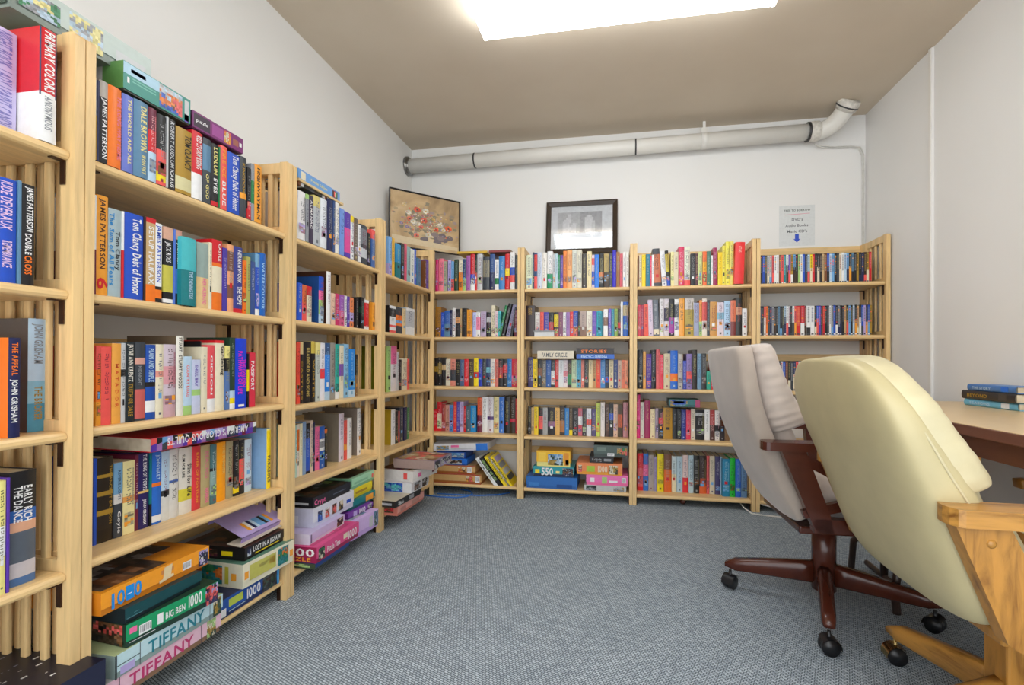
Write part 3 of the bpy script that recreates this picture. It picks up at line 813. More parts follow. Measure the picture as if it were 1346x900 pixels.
39.7 3.6 25.9 H #d83c64
43.4 3.7 25.7 H #e4e8d4 b:.85-1:r
47.4 2.9 21.2 P K
50.4 1.7 21.1 P #502830
52.1 2.6 21.9 P #ccd890
54.9 2.5 22.2 P #f07038 b:.3-.6:#f4b018
57.5 2.4 22.3 P #4c7c6c
60.2 1.1 19.5 P W
61.4 2.3 24.5 H #a02858
64.4 2.7 21.3 P #f4d028
67.1 2.0 25.4 H #ece050
69.2 2.6 28.1 H #f2ea58
71.9 2.2 28.2 H #e8e070
73.6 5.7 26.7 H #ea3030 t:.1-.25:#f4c0b0:.5:.3:ATLAS l:2 r:3.4
@ B3 2 7.7
13.8 2.0 21.3 P #d83c54
15.9 1.7 21.2 P #a82048
17.9 3.0 21.5 P #e85440 l:-1
21.0 3.1 24.6 H #d8c8dc l:-2
24.3 3.6 24.5 H #68707c b:.8-.95:C l:-2
28.0 2.9 25.2 H #e0dce0
31.0 3.1 25.1 H #d8d0d8 b:.25-.6:#302848
34.3 3.2 24.9 H K b:.5-.9:#a038a0
37.6 3.0 24.8 H W b:.15-.5:F
40.6 3.4 25.3 H #f0a848
44.3 5.7 25.4 H #b29c44 b:0-.3:#ccc4c0
50.0 3.3 22.1 P #9ca4c4
53.4 1.8 23.8 H #e8903c b:.6-1:g
55.2 3.1 25.0 H #e4dcd0 b:.1-.6:#e05850
58.4 1.6 23.8 H #3c4854
60.1 4.4 22.6 P #d0984c
64.6 4.3 22.1 P #dcd0dc b:.3-.5:#88b8d0
69.0 3.9 22.9 P #b0d0ec
73.0 3.2 23.3 H #e07858 b:.6-1:#803838
76.3 3.7 25.0 H #242424 b:.25-.45:#c89070
80.2 2.9 17.9 P W
@ B3 3 8.6
14.1 3.1 26.2 H #20242c
17.4 1.9 25.1 H #e8a858
19.4 3.5 23.4 H #502c98
22.9 2.8 26.2 H #1c2028
25.9 2.5 26.4 H #e06468
28.5 2.2 23.0 P #e03850
30.9 4.2 23.7 H #d4c8a8
35.2 4.7 25.8 H #1868d0 b:.6-.8:O
40.1 3.1 23.5 H #b8b4b0
43.3 2.2 19.0 P #3848b0
45.6 3.5 23.5 H #8c78b8 b:.5-.8:r
49.3 3.0 26.2 H #282020
52.4 2.7 23.7 H #7098b8
55.2 2.9 23.8 H #303438
58.3 2.7 12.0 P #28a088
61.2 3.6 20.0 P #c03030
65.0 3.5 21.4 P #3858a0
68.8 3.5 20.7 P #c8b898
@ B3 4 10.3
13.0 2.7 29.5 H #f0288c
15.8 2.6 24.3 H #dcd8cc
18.5 3.9 25.5 H #a02c5c
22.5 2.9 19.7 P #e8d8ac
25.6 2.1 20.4 P #a898a8
27.9 2.9 20.2 P #28181c b:.3-.5:R
30.9 5.9 21.0 P #b4841c
37.0 2.9 20.4 P #202024
40.0 2.5 20.1 P #181c20
42.6 3.0 19.9 P #303c90
45.7 2.9 19.8 P #e03858
48.7 2.8 20.7 P #dcd0bc
51.7 5.7 20.1 P #181418 b:.1-.2:e
57.5 3.2 20.2 P W
60.8 3.1 20.1 P #a83838 b:.5-1:#50302c
64.0 2.8 19.9 P #e0dcd8 b:.5-.7:K
67.1 2.9 19.3 P #30282c
70.1 2.7 19.0 P #785c40
@ B3 5 11.2
14.0 3.8 25.8 H #e01c2c b:.4-.9:#e06068
17.9 3.4 25.7 H #2c70c8 b:.3-.6:P
21.4 3.5 24.4 H #a89c98
25.0 1.7 23.2 P #9890b0
27.1 4.3 26.3 H #ecd814
31.6 4.9 26.2 H #7c5038 b:.4-1:#e06820
36.6 3.0 24.1 H #c8d8dc b:.5-1:#e8dcb8
39.8 3.8 24.2 H #b4ccd8
43.7 3.5 26.9 H #e0c8c4 b:.6-1:#e03038
47.5 3.2 26.5 H #b8ccd4
50.9 3.5 26.7 H #20201c
54.5 4.4 26.4 H #382420 b:.8-1:#d86028
59.0 1.8 25.2 H #e06060
60.9 3.3 26.7 H #d8ccb4
64.4 3.2 26.8 H #48406c
67.7 1.1 25.1 P L
68.1 4.5 24.5 H #1c84ac r:4.3
72.7 3.2 27.0 H #18b838 r:4.3
76.1 3.4 24.8 H #2060c8 r:4.3
79.7 3.6 23.6 H #5c80a8 r:4.3
"""
unit = row = None; rec = 0; idx = 0
rows = {}
for ln in DATA.strip().split('\n'):
    t = ln.split()
    if t[0] == '@': unit, row, rec = t[1], int(t[2]), float(t[3]) / 100; rows[(unit, row)] = (rec, []); continue
    rows[(unit, row)][1].append((float(t[0]) / 100, float(t[1]) / 100, float(t[2]) / 100, t[3], t[4], t[5:]))
for (unit, row), (rec, items) in rows.items():
    rnd = random.Random(hash((ord(unit[0]), int(unit[1]), row)))
    zs = SZ[unit][row - 1]
    for i, (a0, w, h, kind, col, opts) in enumerate(items):
        if unit[0] == 'B' and row == 5: h = min(h, .252)
        ob, bands, texts, lean, prot = build_book(a0, w, h, kind, col, opts, rnd)
        mid = a0 + w / 2
        if unit[0] == 'U': ob.location = (XL - rec + prot, mid, zs + .0004)
        else: ob.location = (mid, YB + rec - prot, zs + .0004)
        if lean:
            a = math.radians(lean)
            # pivot on the bottom corner that stays on the shelf
            off = (w / 2) * (1 - math.cos(a)) * (1 if lean > 0 else -1); dz = abs(math.sin(a)) * w / 2
            if unit[0] == 'U': ob.rotation_euler = (a * -1, 0, math.pi / 2)
            else: ob.rotation_euler = (0, a, 0); ob.location.x += off; ob.location.z += dz
        elif unit[0] == 'U': ob.rotation_euler = (0, 0, math.pi / 2)
        big = max(bands, key=lambda b_: b_[1] - b_[0]) if bands else None
        lab = word(col)
        if big and word(big[2]) != lab and len((lab + word(big[2])).split()) < 4: lab += ' and ' + word(big[2])
        lab += ' hardcover' if kind == 'H' else ' paperback'
        n_ = len(items)
        place_w = 'at the left end' if i == 0 else ('at the right end' if i == n_ - 1 else (ORD[i] + ' from left' if i < n_ / 2 or n_ - 1 - i > 12 else ORD[n_ - 1 - i] + ' from right'))
        lab = '%s, %s, %s of %s' % (lab, place_w, ROWW[row], WHERE[unit].replace('the ', ''))
        tag(ob, lab, 'hardcover book' if kind == 'H' else 'paperback', '%s books on the %s of %s' % ('hardcover' if kind == 'H' else 'paperback', ROWW[row], WHERE[unit]))

# ---------------------------------------------------------------- DVD cases on the rightmost back bookcase
def dvd_case(w, h, col, rnd, depth=.135):
    mb = MB(); hw = w / 2 - .0002; shell = 'K' if col != 'W' else 'e'
    mb.box(-hw, hw, .0008, depth, 0, h, shell)
    c2 = rnd.choice(['K', 'W', 'F', 'r', 'o', 'N', 'S', 'C', 'u']); f = rnd.uniform(.35, .75)
    mb.box(-hw * .96, hw * .96, 0, .0008, h * (1 - f), h - .002, col)
    mb.box(-hw * .96, hw * .96, 0, .0008, .002, h * (1 - f), c2 if rnd.random() < .55 else col)
    tc = contrast(col, rnd, .42); z = h * .93
    while z > h * rnd.uniform(.3, .5):
        l = rnd.uniform(.004, .009); mb.face([(-hw * .5, -.0002, z - l), (hw * .5, -.0002, z - l), (hw * .5, -.0002, z), (-hw * .5, -.0002, z)], tc if rnd.random() < .93 else rnd.choice(['r', 'o'])); z -= l + .002
    mb.face([(-hw * .6, -.0002, .006), (hw * .6, -.0002, .006), (hw * .6, -.0002, .014), (-hw * .6, -.0002, .014)], 'W' if rnd.random() < .2 else 'F')
    return mb.build('dvd_case', 'print')
ROW1 = 'm K B F e e r W W U r T W V d S K g W B F L Y R K K u c U B L S K F C W L S K H K d K N u d R'.split()
ROW2 = 'm N K r O K N E K K H K F L W e K W r R* R* m W* W* K B V K R K F W E B K E K K c K S K L K c K B v K B d'.split()
rnd = random.Random(5)
DV = [(1, .8945, 1.556, ROW1), (2, .8945, 1.560, ROW2), (3, .8945, 1.32, [rnd.choice(list('KNFBurWeKTUS')) for _ in range(28)])]
for row, x0, x1, cols in DV:
    tot = sum(1.9 if c.endswith('*') else 1 for c in cols); x = x0; n_ = len(cols)
    for i, c in enumerate(cols):
        w = (x1 - x0) / tot * (1.9 if c.endswith('*') else 1)
        ob = dvd_case(w, .19 + rnd.uniform(-.002, .002), c[0], rnd); ob.location = (x + w / 2, YB + .07 + rnd.uniform(0, .004), SZ['B4'][row - 1] + .0004)
        x += w
        nm = ORD[i] + ' from left' if i < 28 else ('at the right end' if i == n_ - 1 else ORD[n_ - 1 - i] + ' from right')
        tag(ob, '%s%s DVD case, %s, %s of the bookcase under the paper sign' % ('wide ' if c.endswith('*') else '', word(c[0]), nm, ROWW[row]), 'DVD case', 'DVD cases on the %s under the sign' % ROWW[row])

# ---------------------------------------------------------------- puzzle boxes and flat things
def box_thing(name, w, h, d, col, prints=(), end=None, top=None, tray=None, label=None, cat='puzzle box', group=None, run='U', a=0, front=0, z=0, turn=0, tilt=0, cf=None, split=.72):
    """lidded cardboard box: lid over a tray. local x along the run, y into the case, z up; origin front left bottom corner.
    prints: (face, u0, v0, u1, v1, colour | 'pic:palette' | 'txt:colour:words' | 'bar')   u, v in fractions of the face"""
    root = empty(name)
    rnd = random.Random(sum(map(ord, label or name)))
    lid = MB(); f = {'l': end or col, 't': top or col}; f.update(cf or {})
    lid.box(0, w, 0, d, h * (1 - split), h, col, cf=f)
    e = .0004
    def conv(face):
        return {'f': lambda u, v: (u * w, -e, v * h), 'l': lambda u, v: (-e, (1 - u) * d, v * h), 't': lambda u, v: (u * w, v * d, h + e), 'k': lambda u, v: (u * w, -2 * e, v * h)}[face]
    for p in prints:
        face, u0, v0, u1, v1, c = p; cv = conv(face)
        if c.startswith('pic'):
            pal = c.split(':')[1]; nx, ny = 12, 9; bl = [(rnd.random(), rnd.random(), rnd.uniform(.08, .25), rnd.choice(pal)) for _ in range(9)]
            for i in range(nx):
                for j in range(ny):
                    U0, U1 = u0 + (u1 - u0) * i / nx, u0 + (u1 - u0) * (i + 1) / nx; V0, V1 = v0 + (v1 - v0) * j / ny, v0 + (v1 - v0) * (j + 1) / ny
                    c_ = pal[min(len(pal) - 1, max(0, int(j / ny * len(pal) + rnd.uniform(-.7, .7))))]
                    for bx_, by_, br_, bc_ in bl:
                        if math.hypot((i + .5) / nx - bx_, ((j + .5) / ny - by_) * .8) < br_ * rnd.uniform(.7, 1.1): c_ = bc_
                    a_ = srgb(c_); g_ = rnd.uniform(-22, 22); c_ = '#%02x%02x%02x' % tuple(int(max(0, min(255, q * .82 + 18 + g_))) for q in a_)
                    lid.face([cv(U0, V0), cv(U1, V0), cv(U1, V1), cv(U0, V1)], c_)
        elif c.startswith('txt'):
            _, tc, tx = c.split(':', 2); LL = {'f': w, 'k': w, 'l': d, 't': w}[face]; HH = {'t': d}.get(face, h)
            put_text(lid, tx.replace('_', ' '), tc, lambda u, v, cv=cv, u0=u0, v0=v0, u1=u1, v1=v1: tuple(q - (e if i == {'f': 1, 'k': 1, 'l': 0}.get(face, 9) else (-e if face == 't' and i == 2 else 0)) for i, q in enumerate(cv(u0 + u * (u1 - u0), v0 + v * (v1 - v0)))), 1, 1)
        elif c == 'bar':
            lid.face([cv(u0, v0), cv(u1, v0), cv(u1, v1), cv(u0, v1)], 'W')
            for i in range(9):
                uu = u0 + (u1 - u0) * (.08 + .095 * i); lid.face([tuple(q - (e if k == 1 and face == 'f' else 0) for k, q in enumerate(cv(x_, y_))) for x_, y_ in ((uu, v0 + .2 * (v1 - v0)), (uu + (u1 - u0) * rnd.choice((.02, .05)), v0 + .2 * (v1 - v0)), (uu + (u1 - u0) * .03, v0 + .9 * (v1 - v0)), (uu, v0 + .9 * (v1 - v0)))], 'K')
        else: lid.face([cv(u0, v0), cv(u1, v0), cv(u1, v1), cv(u0, v1)], c)
    lid.build('lid', 'print', root)
    tr = MB(); i_ = .0025; tr.box(i_, w - i_, i_, d - i_, 0, h * (1 - split) + .004, tray or (end or col)); tr.build('tray', 'print', root)
    if run == 'U': root.location = (front, a, z); root.rotation_euler = (-math.radians(tilt), 0, math.pi / 2 + math.radians(turn))
    else: root.location = (a, front, z); root.rotation_euler = (0, math.radians(tilt), math.radians(turn))
    return tag(root, label, cat, group)
G2 = 'puzzle boxes stacked on the bottom shelf of the second left bookcase'
zb = .0815
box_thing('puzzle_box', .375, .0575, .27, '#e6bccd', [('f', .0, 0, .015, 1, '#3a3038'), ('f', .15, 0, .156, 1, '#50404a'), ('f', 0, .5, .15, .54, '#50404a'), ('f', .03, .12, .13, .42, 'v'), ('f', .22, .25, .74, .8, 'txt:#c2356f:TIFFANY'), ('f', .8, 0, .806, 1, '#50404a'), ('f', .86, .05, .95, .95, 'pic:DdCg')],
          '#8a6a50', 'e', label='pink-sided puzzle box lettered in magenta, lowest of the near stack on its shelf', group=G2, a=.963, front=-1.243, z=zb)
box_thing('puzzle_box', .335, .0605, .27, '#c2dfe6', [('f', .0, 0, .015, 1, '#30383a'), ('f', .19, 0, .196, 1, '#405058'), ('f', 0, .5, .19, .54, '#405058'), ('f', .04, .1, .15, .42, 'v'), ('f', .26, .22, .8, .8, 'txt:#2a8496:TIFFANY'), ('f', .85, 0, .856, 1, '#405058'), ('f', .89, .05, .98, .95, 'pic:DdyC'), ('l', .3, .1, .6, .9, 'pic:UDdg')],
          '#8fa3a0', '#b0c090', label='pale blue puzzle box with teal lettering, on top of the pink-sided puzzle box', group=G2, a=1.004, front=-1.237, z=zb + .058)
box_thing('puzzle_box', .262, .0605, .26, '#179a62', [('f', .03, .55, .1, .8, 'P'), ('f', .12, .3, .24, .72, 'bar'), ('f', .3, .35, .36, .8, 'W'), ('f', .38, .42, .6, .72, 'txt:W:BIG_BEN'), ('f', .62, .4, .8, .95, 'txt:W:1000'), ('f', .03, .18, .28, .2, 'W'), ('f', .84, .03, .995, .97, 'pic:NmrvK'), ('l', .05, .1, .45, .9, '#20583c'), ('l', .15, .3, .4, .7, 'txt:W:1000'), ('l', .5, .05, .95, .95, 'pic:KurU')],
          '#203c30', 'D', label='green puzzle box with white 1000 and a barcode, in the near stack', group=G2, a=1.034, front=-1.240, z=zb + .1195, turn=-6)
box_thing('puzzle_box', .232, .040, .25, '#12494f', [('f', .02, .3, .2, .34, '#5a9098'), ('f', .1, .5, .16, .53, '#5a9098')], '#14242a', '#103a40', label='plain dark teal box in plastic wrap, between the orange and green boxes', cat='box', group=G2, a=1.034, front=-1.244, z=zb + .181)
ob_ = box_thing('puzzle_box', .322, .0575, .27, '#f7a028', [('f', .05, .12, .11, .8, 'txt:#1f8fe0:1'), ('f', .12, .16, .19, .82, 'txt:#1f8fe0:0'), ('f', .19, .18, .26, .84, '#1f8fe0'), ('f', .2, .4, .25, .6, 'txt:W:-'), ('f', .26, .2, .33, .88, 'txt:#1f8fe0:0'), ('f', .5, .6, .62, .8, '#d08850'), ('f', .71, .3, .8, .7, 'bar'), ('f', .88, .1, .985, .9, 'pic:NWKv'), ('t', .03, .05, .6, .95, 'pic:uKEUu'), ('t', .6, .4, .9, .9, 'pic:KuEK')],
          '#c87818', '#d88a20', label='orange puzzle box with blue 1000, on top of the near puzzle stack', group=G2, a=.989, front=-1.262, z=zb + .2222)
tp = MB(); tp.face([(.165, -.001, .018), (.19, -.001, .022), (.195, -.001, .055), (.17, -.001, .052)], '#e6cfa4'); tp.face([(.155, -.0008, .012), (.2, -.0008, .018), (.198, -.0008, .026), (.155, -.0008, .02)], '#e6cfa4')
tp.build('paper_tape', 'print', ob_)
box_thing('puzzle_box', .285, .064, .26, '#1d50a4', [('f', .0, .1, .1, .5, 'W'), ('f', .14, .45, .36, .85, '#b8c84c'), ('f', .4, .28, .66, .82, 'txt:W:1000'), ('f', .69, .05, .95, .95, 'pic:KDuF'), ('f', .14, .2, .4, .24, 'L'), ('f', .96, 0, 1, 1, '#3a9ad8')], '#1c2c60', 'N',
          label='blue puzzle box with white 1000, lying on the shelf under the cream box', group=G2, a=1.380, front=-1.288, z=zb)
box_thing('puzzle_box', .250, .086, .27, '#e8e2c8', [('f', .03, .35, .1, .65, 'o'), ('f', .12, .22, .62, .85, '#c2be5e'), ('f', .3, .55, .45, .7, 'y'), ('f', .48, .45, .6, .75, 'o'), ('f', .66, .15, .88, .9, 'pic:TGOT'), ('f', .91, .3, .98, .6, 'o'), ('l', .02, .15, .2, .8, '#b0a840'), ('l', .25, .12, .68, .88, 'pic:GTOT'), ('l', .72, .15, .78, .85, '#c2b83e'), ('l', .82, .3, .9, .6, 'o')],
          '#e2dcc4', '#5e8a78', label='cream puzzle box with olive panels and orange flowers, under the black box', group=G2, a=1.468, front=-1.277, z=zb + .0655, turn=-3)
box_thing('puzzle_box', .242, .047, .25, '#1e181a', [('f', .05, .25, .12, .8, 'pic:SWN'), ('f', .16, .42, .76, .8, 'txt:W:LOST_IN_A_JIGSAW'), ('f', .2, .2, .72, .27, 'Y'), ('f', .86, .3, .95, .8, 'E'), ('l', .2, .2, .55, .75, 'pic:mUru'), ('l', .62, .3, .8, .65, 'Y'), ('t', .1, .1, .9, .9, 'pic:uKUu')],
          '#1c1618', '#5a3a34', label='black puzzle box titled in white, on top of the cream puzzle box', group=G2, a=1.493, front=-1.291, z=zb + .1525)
# open lavender flap lid with a loose sheet of card, on the black box
root = empty('open_lid', (-1.305, 1.50, zb + .204), math.pi / 2); tag(root, 'lavender cardboard lid with a picture strip, tilted open above the black puzzle box', 'box lid')
b = MB(); b.box(.0, .23, 0, .15, 0, .003, '#b7a3d8'); 
for i in range(9): b.box(.05 + .014 * i, .064 + .014 * i, .02, .07, .003, .0034, random.choice(['S', 'W', 'o', 'N', 'K', 'L']))
b.box(.0, .23, 0, .003, -.022, .003, '#a890cc'); b.box(.0, .23, .147, .15, -.022, .003, '#a890cc')
o = b.build('flap', 'print', root); o.rotation_euler = (math.radians(24), 0, 0); o.location = (0, 0, .025)
b = MB(); b.box(-.02, .19, -.005, .05, -.001, .0015, '#cbbfae'); o = b.build('card_sheet', 'print', root); o.rotation_euler = (math.radians(8), math.radians(-1.5), 0); o.location = (.0, -.003, .004)
# atop the books of the second left bookcase
zt = 1.6665
box_thing('puzzle_box', .204, .077, .27, '#2f8a7c', [('f', .0, .6, .5, .98, '#a8cce0'), ('f', .05, .3, .08, .5, 'W'), ('f', .1, .72, .3, .85, 'v'), ('f', .12, .4, .45, .44, '#70b8a8'), ('f', .12, .5, .45, .54, '#70b8a8'), ('f', .5, .12, .86, .95, 'pic:BUrOeL'), ('f', .9, .1, .97, .9, 'e'), ('f', .9, .05, .97, .35, 'V'), ('l', .1, .1, .4, .85, 'pic:uKrU'), ('l', .5, .2, .75, .95, 'e'), ('l', .5, .05, .75, .4, 'V')],
          '#5c8c4c', '#7fa8a0', tray='#3a3c30', label='teal and green puzzle box with a harbour picture lying on the top row of books', group='boxes lying on the top row of books', a=1.061, front=-1.296, z=zt, split=.95)
box_thing('puzzle_box', .203, .054, .21, '#7c2c70', [('f', .02, .15, .32, .9, '#3c2c3c'), ('f', .06, .45, .28, .65, 'txt:W:puzzle'), ('f', .36, .2, .58, .85, '#a04a94'), ('f', .6, .15, .74, .9, 'pic:oCOr'), ('f', .78, .3, .9, .7, '#a06050'), ('f', .92, .4, .97, .65, 'W')],
          '#5c2448', '#6c2860', label='flat purple puzzle box lying on books beside the teal and green box', group='boxes lying on the top row of books', a=1.273, front=-1.296, z=zt, split=.95)
# clear-wrapped garden box and paper tag on the rails of the nearest case
box_thing('puzzle_box', .33, .082, .20, '#b9c6c0', [('f', .05, .2, .3, .8, 'pic:GLyE'), ('f', .36, .1, .6, .9, 'pic:eLEy'), ('f', .7, .05, .95, .6, 'e'), ('l', .1, .2, .5, .8, 'pic:EGDE'), ('l', .55, .1, .95, .9, 'pic:DEG')],
          '#76827a', '#9aa8a0', label='grey-green garden puzzle box in clear wrap on top of the nearest left bookcase', a=.842, front=-1.335, z=T + .001)
b = MB(); b.face([(0, 0, 0), (.035, 0, 0), (.03, .004, .03), (.012, .008, .055), (-.012, .004, .045)], 'e'); b.face([(0, .0006, 0), (-.012, .0046, .045), (.012, .0086, .055), (.03, .0046, .03), (.035, .0006, 0)], 'e')
o = b.build('paper_tag', 'print'); o.location = (-1.40, .835, T + .084); o.rotation_euler = (0, 0, math.pi / 2 - .3); tag(o, 'loose grey paper corner sticking up on top of the garden puzzle box', 'paper tag')
# upside-down quilt book lying on the fourth row
q = MB(); w, h, d = .41, .041, .27
q.box(0, w, 0, .002, 0, h, '#c06a9c'); q.box(0, w, 0, d, 0, .002, 'R'); q.box(0, w, 0, d, h - .002, h, 'R')
rq = random.Random(3)
for i in range(24):
    u0 = w * i / 24
    q.face([(u0, -.0004, .002), (u0 + w / 24, -.0004, .002), (u0 + w / 24, -.0004, h * .62), (u0, -.0004, h * .5)], rq.choice(['m', 'V', '#a070b0', 'N', 'r', 'F', '#a070b0']))
    q.face([(u0, -.0004, h * .5), (u0 + w / 24, -.0004, h * .62), (u0 + w / 24, -.0004, h - .001), (u0, -.0004, h - .001)], rq.choice(['v', 'S', 'r', 'o', '#8a6aa8', 'B', 'W', 'K']))
put_text(q, "AMERICA'S GLORIOUS QUILTS", 'W', lambda u, v: (w * .90 - u, -.0009, h * .82 - v), w * .78, h * .55)
ob = q.build('hardcover_book', 'print'); ob.location = (-1.325, 1.172, .676); ob.rotation_euler = (math.radians(1.2), 0, math.pi / 2)
b = MB(); b.box(.004, w - .004, .004, d - .006, .0022, h - .0022); b.build('page_block', 'pages', ob)
tag(ob, 'thick quilt hardcover lying flat, its patchwork spine title upside down, across the fourth row', 'hardcover book')
# starry navy box, bottom of the nearest case
box_thing('game_box', .30, .135, .40, '#20243f', [p for i in range(70) for p in [(lambda u, v, s: ('t', u, v, u + s, v + s * .35, random.choice(['e', 'W', '#8a90b0'])))(random.random() * .92, random.random() * .92, random.uniform(.008, .04))]] + [('f', .2 * i + .05, .2 + .1 * (i % 3), .2 * i + .07, .5 + .1 * (i % 3), '#a0a0b8') for i in range(5)] + [('k', .45, .2, .6, .8, '#30344f')],
          '#15182c', '#15182c', label='dark navy box printed with white streaks, at the bottom of the nearest bookcase', a=.672, front=-1.225, z=.0815, cat='game box')

# third left bookcase
G3 = 'puzzle boxes stacked on the bottom shelf of the third left bookcase'
zb = .0805
B3 = [
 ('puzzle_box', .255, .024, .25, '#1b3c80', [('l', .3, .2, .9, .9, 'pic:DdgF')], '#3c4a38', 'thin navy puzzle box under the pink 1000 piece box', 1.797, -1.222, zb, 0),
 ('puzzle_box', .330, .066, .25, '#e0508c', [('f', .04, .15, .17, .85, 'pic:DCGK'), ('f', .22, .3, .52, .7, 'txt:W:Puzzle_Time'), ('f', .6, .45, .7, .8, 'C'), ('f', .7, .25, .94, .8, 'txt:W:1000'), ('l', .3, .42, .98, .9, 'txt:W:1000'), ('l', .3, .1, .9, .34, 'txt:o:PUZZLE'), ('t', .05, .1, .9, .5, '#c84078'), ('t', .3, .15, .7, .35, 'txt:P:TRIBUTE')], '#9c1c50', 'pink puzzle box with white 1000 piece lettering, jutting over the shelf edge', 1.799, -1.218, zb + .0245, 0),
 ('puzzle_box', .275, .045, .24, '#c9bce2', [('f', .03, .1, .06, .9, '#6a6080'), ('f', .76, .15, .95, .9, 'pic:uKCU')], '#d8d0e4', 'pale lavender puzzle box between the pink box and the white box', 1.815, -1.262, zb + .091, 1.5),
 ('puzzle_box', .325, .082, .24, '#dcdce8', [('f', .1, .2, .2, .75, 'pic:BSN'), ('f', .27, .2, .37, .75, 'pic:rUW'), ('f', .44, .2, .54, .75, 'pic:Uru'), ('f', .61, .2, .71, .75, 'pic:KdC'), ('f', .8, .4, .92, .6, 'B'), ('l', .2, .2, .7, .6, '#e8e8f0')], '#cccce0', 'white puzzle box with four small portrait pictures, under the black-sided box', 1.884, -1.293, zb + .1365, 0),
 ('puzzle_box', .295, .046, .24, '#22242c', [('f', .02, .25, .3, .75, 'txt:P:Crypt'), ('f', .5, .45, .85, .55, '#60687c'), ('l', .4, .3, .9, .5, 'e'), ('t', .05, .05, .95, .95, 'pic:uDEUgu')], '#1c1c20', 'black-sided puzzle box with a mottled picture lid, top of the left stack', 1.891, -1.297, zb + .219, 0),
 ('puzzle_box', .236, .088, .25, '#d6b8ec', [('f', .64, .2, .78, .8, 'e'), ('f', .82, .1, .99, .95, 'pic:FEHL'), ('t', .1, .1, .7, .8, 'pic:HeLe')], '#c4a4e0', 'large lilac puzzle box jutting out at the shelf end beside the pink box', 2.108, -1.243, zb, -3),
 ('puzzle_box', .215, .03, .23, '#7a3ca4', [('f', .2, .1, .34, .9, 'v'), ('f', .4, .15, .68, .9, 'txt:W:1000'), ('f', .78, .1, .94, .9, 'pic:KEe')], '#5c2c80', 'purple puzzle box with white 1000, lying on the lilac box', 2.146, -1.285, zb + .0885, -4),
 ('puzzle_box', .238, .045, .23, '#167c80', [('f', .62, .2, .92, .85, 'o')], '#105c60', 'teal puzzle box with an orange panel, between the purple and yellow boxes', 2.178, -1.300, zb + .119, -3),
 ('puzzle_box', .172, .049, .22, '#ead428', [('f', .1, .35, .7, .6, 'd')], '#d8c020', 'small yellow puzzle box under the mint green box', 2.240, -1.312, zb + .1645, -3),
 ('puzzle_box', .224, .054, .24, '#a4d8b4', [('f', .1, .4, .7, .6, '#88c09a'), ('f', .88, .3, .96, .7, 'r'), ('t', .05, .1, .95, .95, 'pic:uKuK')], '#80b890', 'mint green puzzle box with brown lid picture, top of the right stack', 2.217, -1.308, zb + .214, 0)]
for nm, w, h, d, col, pr, end, lab, a, fr, z, tn in B3: box_thing(nm, w, h, d, col, pr, end, label=lab, group=G3, a=a, front=fr, z=z, turn=tn)
b = MB(); w, d = .33, .20
zt3 = 1.6765
b.box(0, w, 0, d, 0, .010, '#ddc08a'); o = b.build('tray', 'print')
root = empty('puzzle_box', (-1.297, 1.778, zt3 + .014), math.pi / 2); root.rotation_euler = (0, 0, math.pi / 2); o.parent = root
b = MB(); b.box(.003, w - .025, .004, d - .01, .010, .052, '#6f9fd6', cf={'t': '#e0e4c8'}); 
for u0, u1, c in ((.02, .05, 'C'), (.245, .285, 'm')): b.face([(u0, .0036, .014), (u1, .0036, .014), (u1, .0036, .046), (u0, .0036, .046)], c)
for i in range(4): b.face([(.247 + .009 * i, .0034, .018), (.255 + .009 * i, .0034, .018), (.255 + .009 * i, .0034, .042), (.247 + .009 * i, .0034, .042)], ['D', 'r', 'C', 'G'][i])
put_text(b, 'Puzzle Edition', 'y', lambda u, v: (.085 + u, .0034, .026 + v), .12, .012); b.build('lid', 'print', root)
tag(root, 'light blue puzzle box in a tan tray, lying on top-row books of third case', 'puzzle box')
b = MB(); rz_ = random.Random(9)
for i in range(14): b.box(.0 + .0185 * i, .0185 * (i + 1), 0, .18, 0, .0135, rz_.choice(['K', 'F', 'K', 'U', 'e', 'u']))
o = b.build('magazine', 'print'); o.location = (-1.305, 1.785, zt3); o.rotation_euler = (0, 0, math.pi / 2); tag(o, 'thin dark patterned magazine under the light blue puzzle box', 'magazine')

